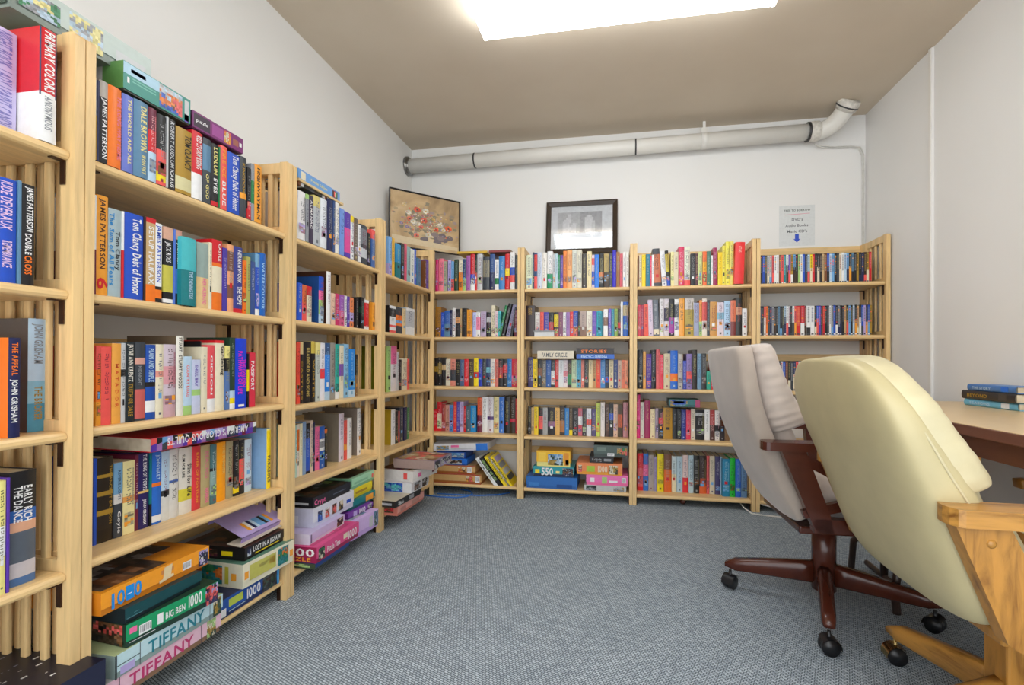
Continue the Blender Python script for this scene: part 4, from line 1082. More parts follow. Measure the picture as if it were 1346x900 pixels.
# corner left bookcase
G4 = 'puzzle boxes stacked on the bottom shelf of the corner bookcase'
zb = .0805
B4 = [
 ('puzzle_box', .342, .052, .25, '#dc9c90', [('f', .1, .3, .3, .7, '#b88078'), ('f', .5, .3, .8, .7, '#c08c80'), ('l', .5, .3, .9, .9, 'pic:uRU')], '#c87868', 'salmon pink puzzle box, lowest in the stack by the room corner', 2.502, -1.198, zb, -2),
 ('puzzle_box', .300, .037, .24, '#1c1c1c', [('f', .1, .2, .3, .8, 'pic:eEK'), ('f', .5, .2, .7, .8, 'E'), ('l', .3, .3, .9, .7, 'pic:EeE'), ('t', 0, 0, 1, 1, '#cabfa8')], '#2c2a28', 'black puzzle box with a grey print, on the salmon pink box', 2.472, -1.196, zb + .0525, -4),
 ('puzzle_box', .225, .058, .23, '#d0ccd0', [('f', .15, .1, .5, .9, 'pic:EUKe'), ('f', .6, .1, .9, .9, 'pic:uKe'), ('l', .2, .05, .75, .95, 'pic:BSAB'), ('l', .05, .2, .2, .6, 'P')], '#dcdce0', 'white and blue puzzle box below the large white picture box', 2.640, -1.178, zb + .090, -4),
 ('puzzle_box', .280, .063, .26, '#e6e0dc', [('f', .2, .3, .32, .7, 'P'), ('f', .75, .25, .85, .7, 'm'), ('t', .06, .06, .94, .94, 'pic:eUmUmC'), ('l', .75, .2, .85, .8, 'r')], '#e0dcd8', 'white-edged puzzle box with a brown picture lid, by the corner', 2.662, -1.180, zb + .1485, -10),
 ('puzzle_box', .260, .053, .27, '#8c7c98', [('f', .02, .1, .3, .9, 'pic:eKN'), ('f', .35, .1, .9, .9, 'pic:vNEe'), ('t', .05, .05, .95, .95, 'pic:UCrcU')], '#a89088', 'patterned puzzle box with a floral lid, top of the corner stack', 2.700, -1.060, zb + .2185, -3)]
for nm, w, h, d, col, pr, end, lab, a, fr, z, tn in B4: box_thing(nm, w, h, d, col, pr, end, label=lab, group=G4, a=a, front=fr, z=z, turn=tn)

# back run, first case bottom shelf
G5 = 'boxes piled on the bottom shelf of the leftmost back bookcase'
yf = YB + .018; zb = .0785
B5 = [
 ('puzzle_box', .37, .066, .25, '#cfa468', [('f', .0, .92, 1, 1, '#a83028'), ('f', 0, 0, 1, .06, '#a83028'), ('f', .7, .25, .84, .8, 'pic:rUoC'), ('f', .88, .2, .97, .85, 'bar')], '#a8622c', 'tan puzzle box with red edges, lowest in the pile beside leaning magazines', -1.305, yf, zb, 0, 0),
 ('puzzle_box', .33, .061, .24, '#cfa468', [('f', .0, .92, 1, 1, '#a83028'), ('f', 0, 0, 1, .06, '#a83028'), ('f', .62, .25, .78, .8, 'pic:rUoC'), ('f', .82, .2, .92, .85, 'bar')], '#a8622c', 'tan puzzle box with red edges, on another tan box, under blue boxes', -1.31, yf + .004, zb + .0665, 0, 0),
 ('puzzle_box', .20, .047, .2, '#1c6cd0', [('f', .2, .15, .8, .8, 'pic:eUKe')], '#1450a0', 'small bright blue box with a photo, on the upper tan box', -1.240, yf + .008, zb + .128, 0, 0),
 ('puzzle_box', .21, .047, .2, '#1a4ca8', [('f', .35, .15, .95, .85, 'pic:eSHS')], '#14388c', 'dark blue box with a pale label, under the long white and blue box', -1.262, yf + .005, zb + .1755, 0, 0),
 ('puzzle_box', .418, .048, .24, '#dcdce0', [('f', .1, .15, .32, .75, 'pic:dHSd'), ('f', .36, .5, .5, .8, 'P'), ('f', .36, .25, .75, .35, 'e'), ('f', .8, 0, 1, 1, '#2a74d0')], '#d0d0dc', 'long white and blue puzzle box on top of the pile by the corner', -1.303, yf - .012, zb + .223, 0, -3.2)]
for nm, w, h, d, col, pr, end, lab, a, fr, z, tn, ti in B5: box_thing(nm, w, h, d, col, pr, end, label=lab, group=G5, run='B', a=a, front=fr, z=z, turn=tn, tilt=ti)
# leaning books and yellow magazines
LB = [(-.815, .024, .24, 'W', 'K', 'white-spined book leaning left, first of the leaning row by the puzzle boxes', 'hardcover book'),
      (-.782, .027, .245, 'K', 'g', 'black book with green lettering, leaning beside the white-spined book', 'hardcover book'),
      (-.757, .012, .25, 'Y', 'K', 'thin yellow magazine leaning against the black book', 'magazine'),
      (-.742, .012, .25, '#e8cc18', 'K', 'yellow magazine, second of the leaning yellow ones', 'magazine'),
      (-.726, .013, .25, '#8a8478', 'W', 'grey magazine leaning between yellow magazines', 'magazine'),
      (-.709, .016, .255, 'Y', 'K', 'rightmost leaning yellow magazine with grey photo squares on its cover', 'magazine')]
for i, (x, w, h, c, tc, lab, cat) in enumerate(LB):
    mb = MB(); mb.box(-w, 0, 0, .19, 0, h, c)
    put_text(mb, ['THE COMPLETE GUIDE', 'HISTORY OF LIFE', 'MAGAZINE', 'MAGAZINE', 'ANNUAL', 'MAGAZINE'][i], tc if c != 'K' else 'g', lambda u, v, w=w, h=h: (-w * .8 + v, -.0005, h * .92 - u), h * .7, w * .55)
    o = mb.build('hardcover_book' if 'book' in cat else 'magazine', 'print'); o.location = (x, YB + .022, zb + .0005); o.rotation_euler = (0, math.radians(-37), 0)
    if i == 5:
        pm = MB()
        for k in range(4): pm.box(.0, .0004, .02 + .0, .17, .04 + .052 * k, .08 + .052 * k, ['F', 'e', 'E', 'v'][k])
        pm.build('cover_photos', 'print', o)
    tag(o, lab, cat, 'books leaning on the bottom shelf')
    if 'book' in cat:
        p = MB(); p.box(-w + .002, -.002, .003, .186, h - .0015, h + .0002); p.build('page_block', 'pages', o)
# thin volumes on top of the first back case row
for x0, x1, c, lab in ((-1.129, -.908, '#d8b040', 'thin yellow-edged book lying on the top row near the corner'), (-.895, -.737, '#8a3a3c', 'thin maroon book lying on the top row, right of the yellow-edged one')):
    mb = MB(); w = x1 - x0; mb.box(0, w, 0, .16, 0, .003, c); mb.box(0, w, 0, .16, .012, .015, c); mb.box(0, w, 0, .003, .003, .012, c)
    o = mb.build('paperback_book', 'print'); o.location = (x0, YB + .045, 1.446 + .268); p = MB(); p.box(.001, w - .001, .003, .158, .003, .012); p.build('page_block', 'pages', o)
    tag(o, lab, 'paperback', 'thin books lying on the top row')
# second back case: flat books on the third row, grey box, puzzle boxes
zl = .765 + .1985
for (x0, x1, h, c, lab, tx, tc) in ((-.541, -.288, .056, '#dcd2bc', 'thick cream book lying flat on the third row', 'FAMILY CIRCLE', 'F'), (-.271, -.017, .032, '#2464c4', 'blue book lying flat under the black and orange book', 'ENCYCLOPEDIA', 'L'), (-.271, -.020, .04, '#241c1c', 'black and orange book lying flat on the blue book', 'STORIES', 'O')):
    mb = MB(); w = x1 - x0; zz = zl + (.0325 if 'on the blue' in lab else 0)
    mb.box(0, w, 0, .003, 0, h, c); mb.box(0, w, .003, .19, 0, .003, c); mb.box(0, w, .003, .19, h - .003, h, c)
    put_text(mb, tx, tc, lambda u, v: (w * .12 + u, -.0005, h * .25 + v), w * .7, h * .5)
    o = mb.build('hardcover_book', 'print'); o.location = (x0, YB + .03, zz); p = MB(); p.box(.004, w - .004, .003, .186, .003, h - .003); p.build('page_block', 'pages', o)
    tag(o, lab + ' of the second back case', 'hardcover book', 'books lying flat on the third row')
b = MB(); b.box(0, .137, -.012, .06, 0, .038, '#b4b6b8', cf={'f': '#d4d6d6'}); b.box(-.004, .141, -.016, .064, .032, .041, '#8c8e90')
o = b.build('plastic_case', 'print'); o.location = (-.562, YB + .036, 1.1172); tag(o, 'small grey lidded plastic case in front of paperbacks on the second shelf', 'case')
G6 = 'boxes piled on the bottom shelf of the second back bookcase'; zb = .0745; yf = YB + .03
B6 = [
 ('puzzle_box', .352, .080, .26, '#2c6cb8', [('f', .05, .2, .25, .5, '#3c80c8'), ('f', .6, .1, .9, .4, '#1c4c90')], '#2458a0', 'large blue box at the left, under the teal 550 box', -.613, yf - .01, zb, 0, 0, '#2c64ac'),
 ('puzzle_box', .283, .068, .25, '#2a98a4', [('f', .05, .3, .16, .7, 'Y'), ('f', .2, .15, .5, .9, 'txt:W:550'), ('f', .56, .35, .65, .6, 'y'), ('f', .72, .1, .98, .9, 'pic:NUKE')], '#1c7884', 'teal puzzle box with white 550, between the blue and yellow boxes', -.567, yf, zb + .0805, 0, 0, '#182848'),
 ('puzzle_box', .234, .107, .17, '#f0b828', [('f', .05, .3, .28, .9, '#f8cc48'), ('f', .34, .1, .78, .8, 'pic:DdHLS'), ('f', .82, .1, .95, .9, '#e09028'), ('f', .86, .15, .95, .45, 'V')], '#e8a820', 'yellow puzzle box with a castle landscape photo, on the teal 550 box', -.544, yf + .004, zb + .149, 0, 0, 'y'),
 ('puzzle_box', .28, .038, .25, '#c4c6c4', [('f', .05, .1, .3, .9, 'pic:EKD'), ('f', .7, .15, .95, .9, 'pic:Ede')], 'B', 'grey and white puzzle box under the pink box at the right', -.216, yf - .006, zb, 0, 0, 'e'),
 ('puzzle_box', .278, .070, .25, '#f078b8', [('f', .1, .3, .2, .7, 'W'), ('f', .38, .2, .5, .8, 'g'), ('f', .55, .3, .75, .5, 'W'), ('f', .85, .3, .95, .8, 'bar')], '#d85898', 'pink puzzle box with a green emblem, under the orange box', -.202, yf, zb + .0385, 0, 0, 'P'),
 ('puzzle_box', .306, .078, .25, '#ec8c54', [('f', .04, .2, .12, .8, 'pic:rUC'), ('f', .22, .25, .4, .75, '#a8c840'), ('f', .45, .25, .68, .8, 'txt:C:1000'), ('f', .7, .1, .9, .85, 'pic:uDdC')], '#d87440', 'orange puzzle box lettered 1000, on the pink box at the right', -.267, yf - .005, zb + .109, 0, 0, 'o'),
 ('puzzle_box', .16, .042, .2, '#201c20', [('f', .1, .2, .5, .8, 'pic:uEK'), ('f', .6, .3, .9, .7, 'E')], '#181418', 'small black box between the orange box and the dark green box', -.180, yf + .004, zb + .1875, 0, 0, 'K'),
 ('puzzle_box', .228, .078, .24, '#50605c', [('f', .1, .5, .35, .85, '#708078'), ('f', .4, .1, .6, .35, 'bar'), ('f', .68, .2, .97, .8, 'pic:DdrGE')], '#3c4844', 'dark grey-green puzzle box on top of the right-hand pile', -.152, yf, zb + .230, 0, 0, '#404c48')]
for nm, w, h, d, col, pr, end, lab, a, fr, z, tn, ti, tray in B6: box_thing(nm, w, h, d, col, pr, end, tray=tray, label=lab, group=G6, run='B', a=a, front=fr, z=z, turn=tn, tilt=ti)
box_thing('puzzle_box', .196, .050, .15, '#3c7478', [('f', .05, .1, .6, .9, 'pic:GHdB'), ('f', .15, .5, .5, .8, '#58a090'), ('f', .85, 0, 1, 1, '#b04870')], '#305860', label='colourful teal boxed set lying on fourth-row videos of the third back case', run='B', a=.338, front=YB + .035, z=.428 + .222)
# odds and ends on the third shelf of the rightmost case
for x, w, h, c, lab in ((1.335, .07, .14, 'U', 'brown audio book box behind the cream chair, right part of the DVD case shelf'), (1.41, .10, .16, '#d8a0a0', 'pinkish audio book box beside the brown one, third shelf at right'), (1.515, .05, .12, 'B', 'small blue audio book box at the right end of the third shelf'), (1.568, .03, .115, 'Y', 'small yellow audio book box against the right post')):
    b = MB(); b.box(0, w, 0, .12, 0, h, c); b.face([(.004, -.0004, h * .5), (w - .004, -.0004, h * .5), (w - .004, -.0004, h * .8), (.004, -.0004, h * .8)], 'W')
    o = b.build('audio_book_box', 'print'); o.location = (x, YB + .08, .7655); tag(o, lab, 'audio book', 'audio book boxes on the third shelf')

# ================================================================ ceiling lights
def light_fixture(y0, y1, label):
    root = empty('ceiling_light', (.0175, (y0 + y1) / 2, H)); tag(root, label, 'ceiling light')
    d = (y1 - y0) / 2; w = .66
    pbox('housing', 'fixture', root, -w + .02, w - .02, -d * .45, d * .45, -.03, 0, .004)
    b = MB(); prof = [(-d * .92, -.028), (-d, -.05), (-d * .97, -.075), (-d * .86, -.10), (-d * .5, -.106), (0, -.108), (d * .5, -.106), (d * .86, -.10), (d * .97, -.075), (d, -.05), (d * .92, -.028)]
    b.grid([[(x, y, z) for y, z in prof] for x in (-w + .012, w - .012)], smooth=True, closed_u=True)
    b.build('diffuser', 'diffuser', root)
    for s in (-1, 1):
        e = MB(); P = [(s * (w - .012), y * 1.01, z * 1.01 if z < -.03 else z) for y, z in prof]; Q = [(s * w, y, z) for _, y, z in P]
        e.grid([P, Q], closed_u=True, caps=True, smooth=False); e.build('end_cap', 'diffuser', root)
light_fixture(1.93, 2.29, 'white wraparound fluorescent ceiling light, lit, above the middle of the room')
light_fixture(-.48, -.12, 'added unseen ceiling light, lit, brightening the room from behind the viewer')  # unseen second fixture, added for more light on the room

# ================================================================ pipe under the ceiling
root = empty('waste_pipe', (0, 0, 0)); tag(root, 'fat white pipe running along the back wall just under the ceiling', 'pipe')
P0, P1 = Vector((XW + .01, 3.487, 2.452)), Vector((1.25, 3.485, 2.488))
b = MB(); b.tube([P0, P1], .053, n=24); b.build('pipe_run', 'pvc', root)
b = MB(); b.tube([(XW, 3.487, 2.452), (XW + .02, 3.487, 2.452)], .072, n=24); b.tube([(XW + .02, 3.487, 2.452), (XW + .03, 3.487, 2.452)], .062, n=24); b.build('wall_flange', 'steel', root)
dx = (P1 - P0).normalized()
for x in (-1.06, .125):
    p = P0 + dx * ((x - P0.x) / dx.x); b = MB(); b.tube([p - dx * .005, p + dx * .005], .0555, n=24)
    b.build('hanger_clamp', 'clamp', root)
p = P0 + dx * ((.59 - P0.x) / dx.x); b = MB(); b.tube([p - dx * .02, p + dx * .02], .0545, n=24); b.box(p.x - .009, p.x + .009, p.y - .004, p.y + .004, p.z + .05, H); b.box(p.x - .022, p.x + .022, p.y - .012, p.y + .012, p.z + .05, p.z + .085); b.build('white_hanger', 'pvc', root)
b = MB(); b.tube([P1 - dx * .004, P1 + dx * .008], .063, n=24); b.build('coupling_band', 'clamp', root)
b = MB(); b.tube([P1 + dx * .008, P1 + dx * .03, P1 + dx * .062, P1 + dx * .07], [.062, .066, .064, .058], n=24); b.build('pipe_coupling', 'pvc_rough', root)
b = MB(); c = P1 + dx * .065; pts = []
for i in range(13):
    a = i / 12 * math.radians(72); r = .13; pts.append(c + Vector((r * math.sin(a), -.0 - .10 * (i / 12) ** 1.5, r - r * math.cos(a))))
b.tube(pts, .055, n=24); b.build('pipe_elbow', 'pvc', root)
e = pts[-1]; d = (pts[-1] - pts[-2]).normalized(); top = e + d * ((H - e.z) / d.z)
b = MB(); b.tube([e - d * .01, e + d * .01, e + (top - e) * .8, top], [.06, .067, .067, .062], n=24); b.build('ceiling_coupling', 'pvc_rough', root)
b = MB(); b.tube([e + d * .012, e + d * .02], .0685, n=24); b.build('coupling_band', 'clamp', root)
# cable from the pipe, round the corner and down the back wall
for k, (off, mat_) in enumerate(((0, 'cable_white'), (.012, 'cable_white'))):
    b = MB(); b.tube([(1.30, YW - .07, 2.41), (1.36, YW - .02, 2.405 + off), (1.44, YW - .006, 2.40 + off), (1.55, YW - .006, 2.395 + off), (1.595 + off, YW - .006, 2.385 + off), (1.615 + off, YW - .006, 2.34), (1.618 + off * .8, YW - .006, 2.2), (1.618 + off * .8, YW - .006, 1.0)], .0042, n=8)
    tag(b.build('wall_cable', mat_), ['outer', 'inner'][k] + ' white cable bending down the back wall at the right corner', 'cable', 'pair of wall cables')
# raceway on the right wall
root = empty('cable_raceway', (XR, 2.874, 0)); tag(root, 'white surface cable cover running up the right wall behind the table', 'raceway')
pbox('raceway_body', 'wall', root, -.012, 0, -.015, .015, .1, H - .003, .002); pbox('raceway_lid', 'pvc', root, -.0145, -.0118, -.011, .011, .1, H - .004, .001)

# ================================================================ pictures and sign
def frame(root, w, h, bw, depth, mat, inner_bevel=0):
    """four mitred mouldings around a w x h opening; local x across, z up, front at -y"""
    for nm, (ax, az, bx, bz) in (('top', (0, h, w, h)), ('bottom', (0, 0, w, 0)), ('left', (0, 0, 0, h)), ('right', (w, 0, w, h))):
        cx, cz = w / 2, h / 2; b = MB()
        def pt(x, z, k, y): return (x + (bw * k if x < cx else -bw * k), y, z + (bw * k if z < cz else -bw * k))
        prof = [(0, 0), (0, -depth), (.35, -depth - inner_bevel), (1, -depth * .6), (1, 0)]
        b.grid([[pt(ax, az, k, y) for k, y in prof], [pt(bx, bz, k, y) for k, y in prof]], closed_u=True, smooth=False, caps=True)
        b.build('frame_side', mat, root)
# flower painting leaning across the corner, standing on the case tops
A = Vector((-1.564, 3.10, 1.745)); Bp = Vector((-1.182, 3.488, 1.745)); rz = math.atan2(Bp.y - A.y, Bp.x - A.x)
root = empty('flower_painting', A, rz); tag(root, 'painting of red and white flowers in a thin black frame, propped across the room corner', 'picture')
w, h = .545, .405
frame(root, w, h, .009, .016, 'black_frame')
pbox('backing', 'painting', root, .006, w - .006, -.006, 0, .006, h - .006)
b = MB(); rf = random.Random(12)
def blob(cx, cz, rx, rz_, c, y, n=9, wob=.25):
    cx = min(max(cx, .02 + rx), .525 - rx); cz = min(max(cz, .02 + rz_), .385 - rz_)
    b.face([(cx + rx * math.cos(2 * math.pi * i / n) * (1 + rf.uniform(-wob, wob)), y, cz + rz_ * math.sin(2 * math.pi * i / n) * (1 + rf.uniform(-wob, wob))) for i in range(n)], c)
for i in range(190):
    blob(.28 + rf.gauss(0, .10), .20 + rf.gauss(0, .05), rf.uniform(.005, .022), rf.uniform(.004, .013), rf.choice(['#9c8a68', '#8a8068', '#a89068', '#b09c78', '#7c7864', '#948470', '#a08c88']), -.0066 - i * .000003)
for i in range(10): blob(.38 + rf.gauss(0, .04), .10 + rf.gauss(0, .02), .03, .018, rf.choice(['#8a7a78', '#74686c']), -.0073 - i * .00001)
b.face([(.02, -.0074, .03), (w - .02, -.0074, .03), (w - .02, -.0074, .055), (.02, -.0074, .085)], '#d8c4a0')
FL = [(.205, .285, .030, '#d8583c'), (.15, .21, .028, '#e07858'), (.255, .215, .032, '#e8604c'), (.235, .165, .02, '#e06a50'), (.35, .165, .024, '#f06040'), (.45, .185, .032, '#f0683c'), (.20, .10, .024, '#e8705c'),
      (.27, .285, .028, '#e8e0cc'), (.14, .255, .024, '#e0dac8'), (.175, .195, .026, '#e8e0cc'), (.21, .185, .024, '#dcd4c0'), (.29, .115, .028, '#e4dcc8'), (.385, .20, .026, '#e0d8c6'), (.41, .17, .02, '#dcd4c0'), (.33, .235, .016, '#d0a860'), (.11, .31, .02, '#cdb890'),
      (.13, .15, .016, '#8a78a8'), (.09, .17, .014, '#8878a8'), (.17, .235, .014, '#a86890'), (.25, .25, .014, '#a05878'), (.30, .26, .014, '#b07888')]
for k, (cx, cz, r_, c) in enumerate(FL):
    for j in range(6):
        a = j * math.pi / 3 + k; q_ = rf.uniform(.82, 1.08); cj = '#%02x%02x%02x' % tuple(min(255, int(v_ * q_)) for v_ in srgb(c)); blob(cx + r_ * .5 * math.cos(a), cz + r_ * .38 * math.sin(a), r_ * .42, r_ * .30, cj, -.008 - k * .00003 - j * .000004)
    blob(cx, cz, r_ * .24, r_ * .2, '#4a4038' if c[1] in 'def' and k < 7 else '#c8a860', -.0089 - k * .00001)
for i in range(110): blob(.28 + rf.gauss(0, .11), .2 + rf.gauss(0, .055), rf.uniform(.002, .007), rf.uniform(.002, .005), rf.choice(['#e8e0d0', '#dcd0b8', '#c86850', '#d86850', '#9a8ab0', '#d8b868']), -.0092)
tag(b.build('painted_flowers', 'print', root), kind='stuff')
# dark framed picture on the back wall
root = empty('framed_picture', (-.522, 3.518, 1.735)); root.rotation_euler = (math.radians(-7.0), 0, 0); tag(root, 'faded black and white photo print in a wide dark brown frame against the back wall', 'picture')
w, h = .523, .400
frame(root, w, h, .036, .016, 'brown_frame', .006)
pbox('mat_board', 'mat_board', root, .03, w - .03, -.005, 0, .03, h - .03)
b = MB(); x0, x1, z0, z1 = .085, .41, .12, .318
for i in range(26):
    for j in range(14):
        u, v = (i + .5) / 26, (j + .5) / 14; g = 168 - 18 * (u > .5) - 14 * (j < 3)
        for cx, cz, rx, rz_, dv in ((.2, .35, .09, .4, 44), (.26, .75, .05, .2, 44), (.38, .35, .06, .25, 40), (.72, .5, .12, .38, 42), (.8, .3, .05, .3, 30)):
            if ((u - cx) / rx) ** 2 + ((v - cz) / rz_) ** 2 < 1: g = 150 + dv
        g = int(g + rf.uniform(-6, 6)); b.face([(x0 + (x1 - x0) * p_ / 26, -.0055, z0 + (z1 - z0) * q_ / 14) for p_, q_ in ((i, j), (i + 1, j), (i + 1, j + 1), (i, j + 1))], '#%02x%02x%02x' % (g, g, g + 3))
b.build('photo_print', 'print', root); pbox('glass_pane', 'glass', root, .032, w - .032, -.0085, -.0075, .032, h - .032)
# paper sign
root = empty('paper_sign', (1.100, YW - .0015, 1.747)); root.rotation_euler = (0, 0, 0); tag(root, 'white paper sign with words and a blue down arrow taped above the DVD shelves', 'sign')
b = MB(); w, h = .227, .279; b.box(0, w, -.0006, 0, 0, h, '#d9dcdc')
put_text(b, 'FREE TO BORROW', '#4c5a50', lambda u, v: (w * .14 + u, -.001, h * .855 + v), w * .74, h * .05)
b.face([(w * .16, -.001, h * .765), (w * .86, -.001, h * .79), (w * .86, -.001, h * .80), (w * .16, -.001, h * .778)], '#e08a9c')
for t_, z_, a_, l_ in (("DVD's", .62, .35, .32), ('Audio Books', .475, .18, .64), ("Music CD's", .33, .22, .57)):
    put_text(b, t_, '#63676a', lambda u, v: (w * a_ + u, -.001, h * z_ + v), w * l_, h * .068)
ax, az = w * .5, h * .085; b.face([(ax, -.001, az), (ax + .022, -.001, az + .024), (ax + .012, -.001, az + .024), (ax + .012, -.001, az + .058), (ax - .012, -.001, az + .058), (ax - .012, -.001, az + .024), (ax - .022, -.001, az + .024)], '#2f52c8')
b.build('sheet', 'print', root)

# ================================================================ cables on the carpet
b = MB(); pts = [(-1.33 + .0, 3.18, .006), (-1.20, 3.165, .005), (-1.08, 3.17, .005), (-1.02, 3.21, .006), (-1.0, 3.27, .008), (-1.04, 3.33, .012), (-1.12, 3.36, .01)]
b.tube(pts, .0045, n=8); b.tube([(-1.25, 3.235, .006), (-1.1, 3.24, .005), (-.95, 3.25, .005), (-.82, 3.29, .006), (-.75, 3.36, .006)], .0045, n=8)
tag(b.build('floor_cable', 'cable_blue'), 'blue network cable looped on the carpet under the corner bookcases', 'cable')
b = MB(); b.tube([(.78, 3.32, .05), (.80, 3.26, .02), (.83, 3.19, .005), (.90, 3.165, .005), (1.0, 3.15, .005), (1.10, 3.13, .005)], .0045, n=8)
b.tube([(.90, 3.27, .045), (.98, 3.24, .035), (1.05, 3.20, .01), (1.12, 3.14, .005)], .004, n=8)
tag(b.build('floor_cable', 'cable_white'), 'white cable lying on the carpet at the foot of the third back bookcase', 'cable')

# ================================================================ table against the right wall
root = empty('table', (1.335, 1.65, 0)); tag(root, 'blond-topped table with thick brown edge against the right wall', 'table')
TX0, TX1, TY0, TY1, TZ = 1.035, XR - .004, .35, 2.655, .762
def tb(nm, mat, x0, x1, y0, y1, z0, z1, bv=0): return pbox(nm, mat, root, x0 - 1.335, x1 - 1.335, y0 - 1.65, y1 - 1.65, z0, z1, bv)
tb('tabletop', 'laminate', TX0 + .003, TX1, TY0 + .003, TY1 - .003, TZ - .03, TZ, .002)
tb('edge_band', 'table_edge', TX0, TX0 + .012, TY0, TY1, TZ - .034, TZ - .0015, .003); tb('edge_band', 'table_edge', TX0 + .012, TX1, TY1 - .012, TY1, TZ - .034, TZ - .0015, .003)
tb('apron', 'table_edge', TX0 + .045, TX0 + .065, TY0 + .05, TY1 - .04, TZ - .10, TZ - .034); tb('apron', 'table_edge', TX0 + .065, TX1 - .02, TY1 - .06, TY1 - .04, TZ - .10, TZ - .034)
for x, y in ((TX1 - .07, TY1 - .10), (TX1 - .07, TY0 + .07)): tb('leg', 'table_edge', x, x + .05, y, y + .05, 0, TZ - .034, .004)
b = MB(); b.tube([(TX0 + .12 - 1.335, .55, 0.012), (TX0 + .12 - 1.335, .85, .012)], .012); b.tube([(TX0 + .12 - 1.335, .70, .012), (TX0 + .12 - 1.335, .70, TZ - .10)], .015); b.build('leg', 'brown_tube', root)
for z, hh, x, y0, L, c, c2, lab, tx in ((TZ, .029, 1.525, 2.445, .285, '#6fb8d8', '#e8ecf0', 'pale blue hardcover with a white spine label, bottom of the stack on the table', 'SEASONS'), (TZ + .0295, .036, 1.52, 2.452, .30, '#33302f', '#4a4540', 'dark brown hardcover with gold lettering, middle of the stack on the table', 'BEYOND'), (TZ + .066, .028, 1.525, 2.425, .27, '#4c7ab8', '#2a70d8', 'blue cloth hardcover on top of the stack on the table', 'THE STORY')):
    mb = MB(); n = 6; sp = [(-.006 * math.sin(math.pi * i / n), hh / 2 - hh / 2 * math.cos(math.pi * i / n)) for i in range(n + 1)]
    # local x along the spine (towards the viewer), y away from the spine
    mb.grid([[(xx, yy, zz) for yy, zz in sp] for xx in (0, L)], c); mb.box(0, L, 0, .09, 0, .003, c); mb.box(0, L, 0, .09, hh - .003, hh, c)
    yy = -.0068
    mb.face([(L * .72, yy, hh * .15), (L * .86, yy, hh * .15), (L * .86, yy, hh * .85), (L * .72, yy, hh * .85)], c2)
    put_text(mb, tx, 'd' if 'gold' in lab else 'L', lambda u, v, hh=hh, L=L: (L * .12 + u, yy - .0002, hh * .3 + v), L * .4, hh * .38)
    o = mb.build('hardcover_book', 'print'); o.location = (x, y0, z + .0003); o.rotation_euler = (0, 0, -math.pi / 2 + (.02 if z == TZ else -.015)); p = MB(); p.box(.003, L - .003, .002, .086, .0031, hh - .0031); p.build('page_block', 'pages', o)
    tag(o, lab, 'hardcover book', 'books stacked on the table')

# ================================================================ swivel chairs
RP1 = [(-.19, .385), (-.235, .46), (-.28, .55), (-.325, .66), (-.36, .76), (-.385, .88), (-.402, 1.0)]     # rear line of the back: (forward, height)
RP2 = [(-.25, .385), (-.295, .46), (-.33, .55), (-.37, .66), (-.408, .76), (-.437, .86), (-.452, .955)]
def curve_at(pts, t):
    x = t * (len(pts) - 1); i = min(int(x), len(pts) - 2); f = x - i
    p0, p1, p2, p3 = pts[max(i - 1, 0)], pts[i], pts[i + 1], pts[min(i + 2, len(pts) - 1)]
    return tuple(.5 * (2 * b_ + (c_ - a_) * f + (2 * a_ - 5 * b_ + 4 * c_ - d_) * f * f + (3 * b_ - a_ - 3 * c_ + d_) * f ** 3) for a_, b_, c_, d_ in zip(p0, p1, p2, p3))
def pad(name, mat, parent, line, t0, t1, width, thick, off, curl=.03, n=22, m_=28, gather=0, power=3.0, seed=1, roundtop=0):
    """upholstered pad that follows the line; width(t), thick(t), off(t) = distance of its middle in front of the line"""
    rows = []; rr = random.Random(seed)
    ph = [rr.uniform(0, 6) for _ in range(8)]
    for i in range(n + 1):
        s_ = i / n; e = .5 - .5 * math.cos(math.pi * s_); t = t0 + (t1 - t0) * e
        f, z = curve_at(line, t); f2, z2 = curve_at(line, min(1, t + .01)); f1, z1 = curve_at(line, max(0, t - .01)); d = Vector((f2 - f1, z2 - z1)).normalized(); nr = Vector((d.y, -d.x))
        end = math.sqrt(max(0, 1 - abs(2 * s_ - 1) ** (power * 2.2)))
        w = width(t) * (.25 + .75 * end); th = thick(t) * (.12 + .88 * end) / 2; o_ = off(t); row = []
        for k in range(m_):
            a = 2 * math.pi * k / m_; ca, sa = math.cos(a), math.sin(a); q = 2 / power
            x = w * math.copysign(abs(ca) ** q, ca); y = th * math.copysign(abs(sa) ** q, sa)
            wr = gather * (math.sin(s_ * 95 + ph[0] + 2 * math.sin(s_ * 17 + ph[1])) + .6 * math.sin(s_ * 150 + k * .7 + ph[2])) * (abs(ca) ** 3)
            x *= 1 + wr * .5; y *= 1 + wr * 3.0 * (sa != 0)
            v = o_ + y + curl * (x / max(w, .01)) ** 2 * (w / .25)
            row.append((x, f + nr.x * v, z + nr.y * v))
        rows.append(row)
    b = MB(); b.grid(rows, closed_u=True, caps=True); return b.build(name, mat, parent, subsurf=1)
def board(name, mat, parent, pts, wx, bevel=.006):
    """flat board: polygon pts in (forward, height), extruded across x = wx"""
    b = MB(); L = [(wx[0], f, z) for f, z in pts]; R = [(wx[1], f, z) for f, z in pts]; n = len(pts)
    ar = sum(pts[i][0] * pts[(i + 1) % n][1] - pts[(i + 1) % n][0] * pts[i][1] for i in range(n))
    if ar < 0: L.reverse(); R.reverse()
    b.face(L[::-1]); b.face(R)
    for i in range(n): j = (i + 1) % n; b.face([L[i], L[j], R[j], R[i]])
    return b.build(name, mat, parent, bevel)
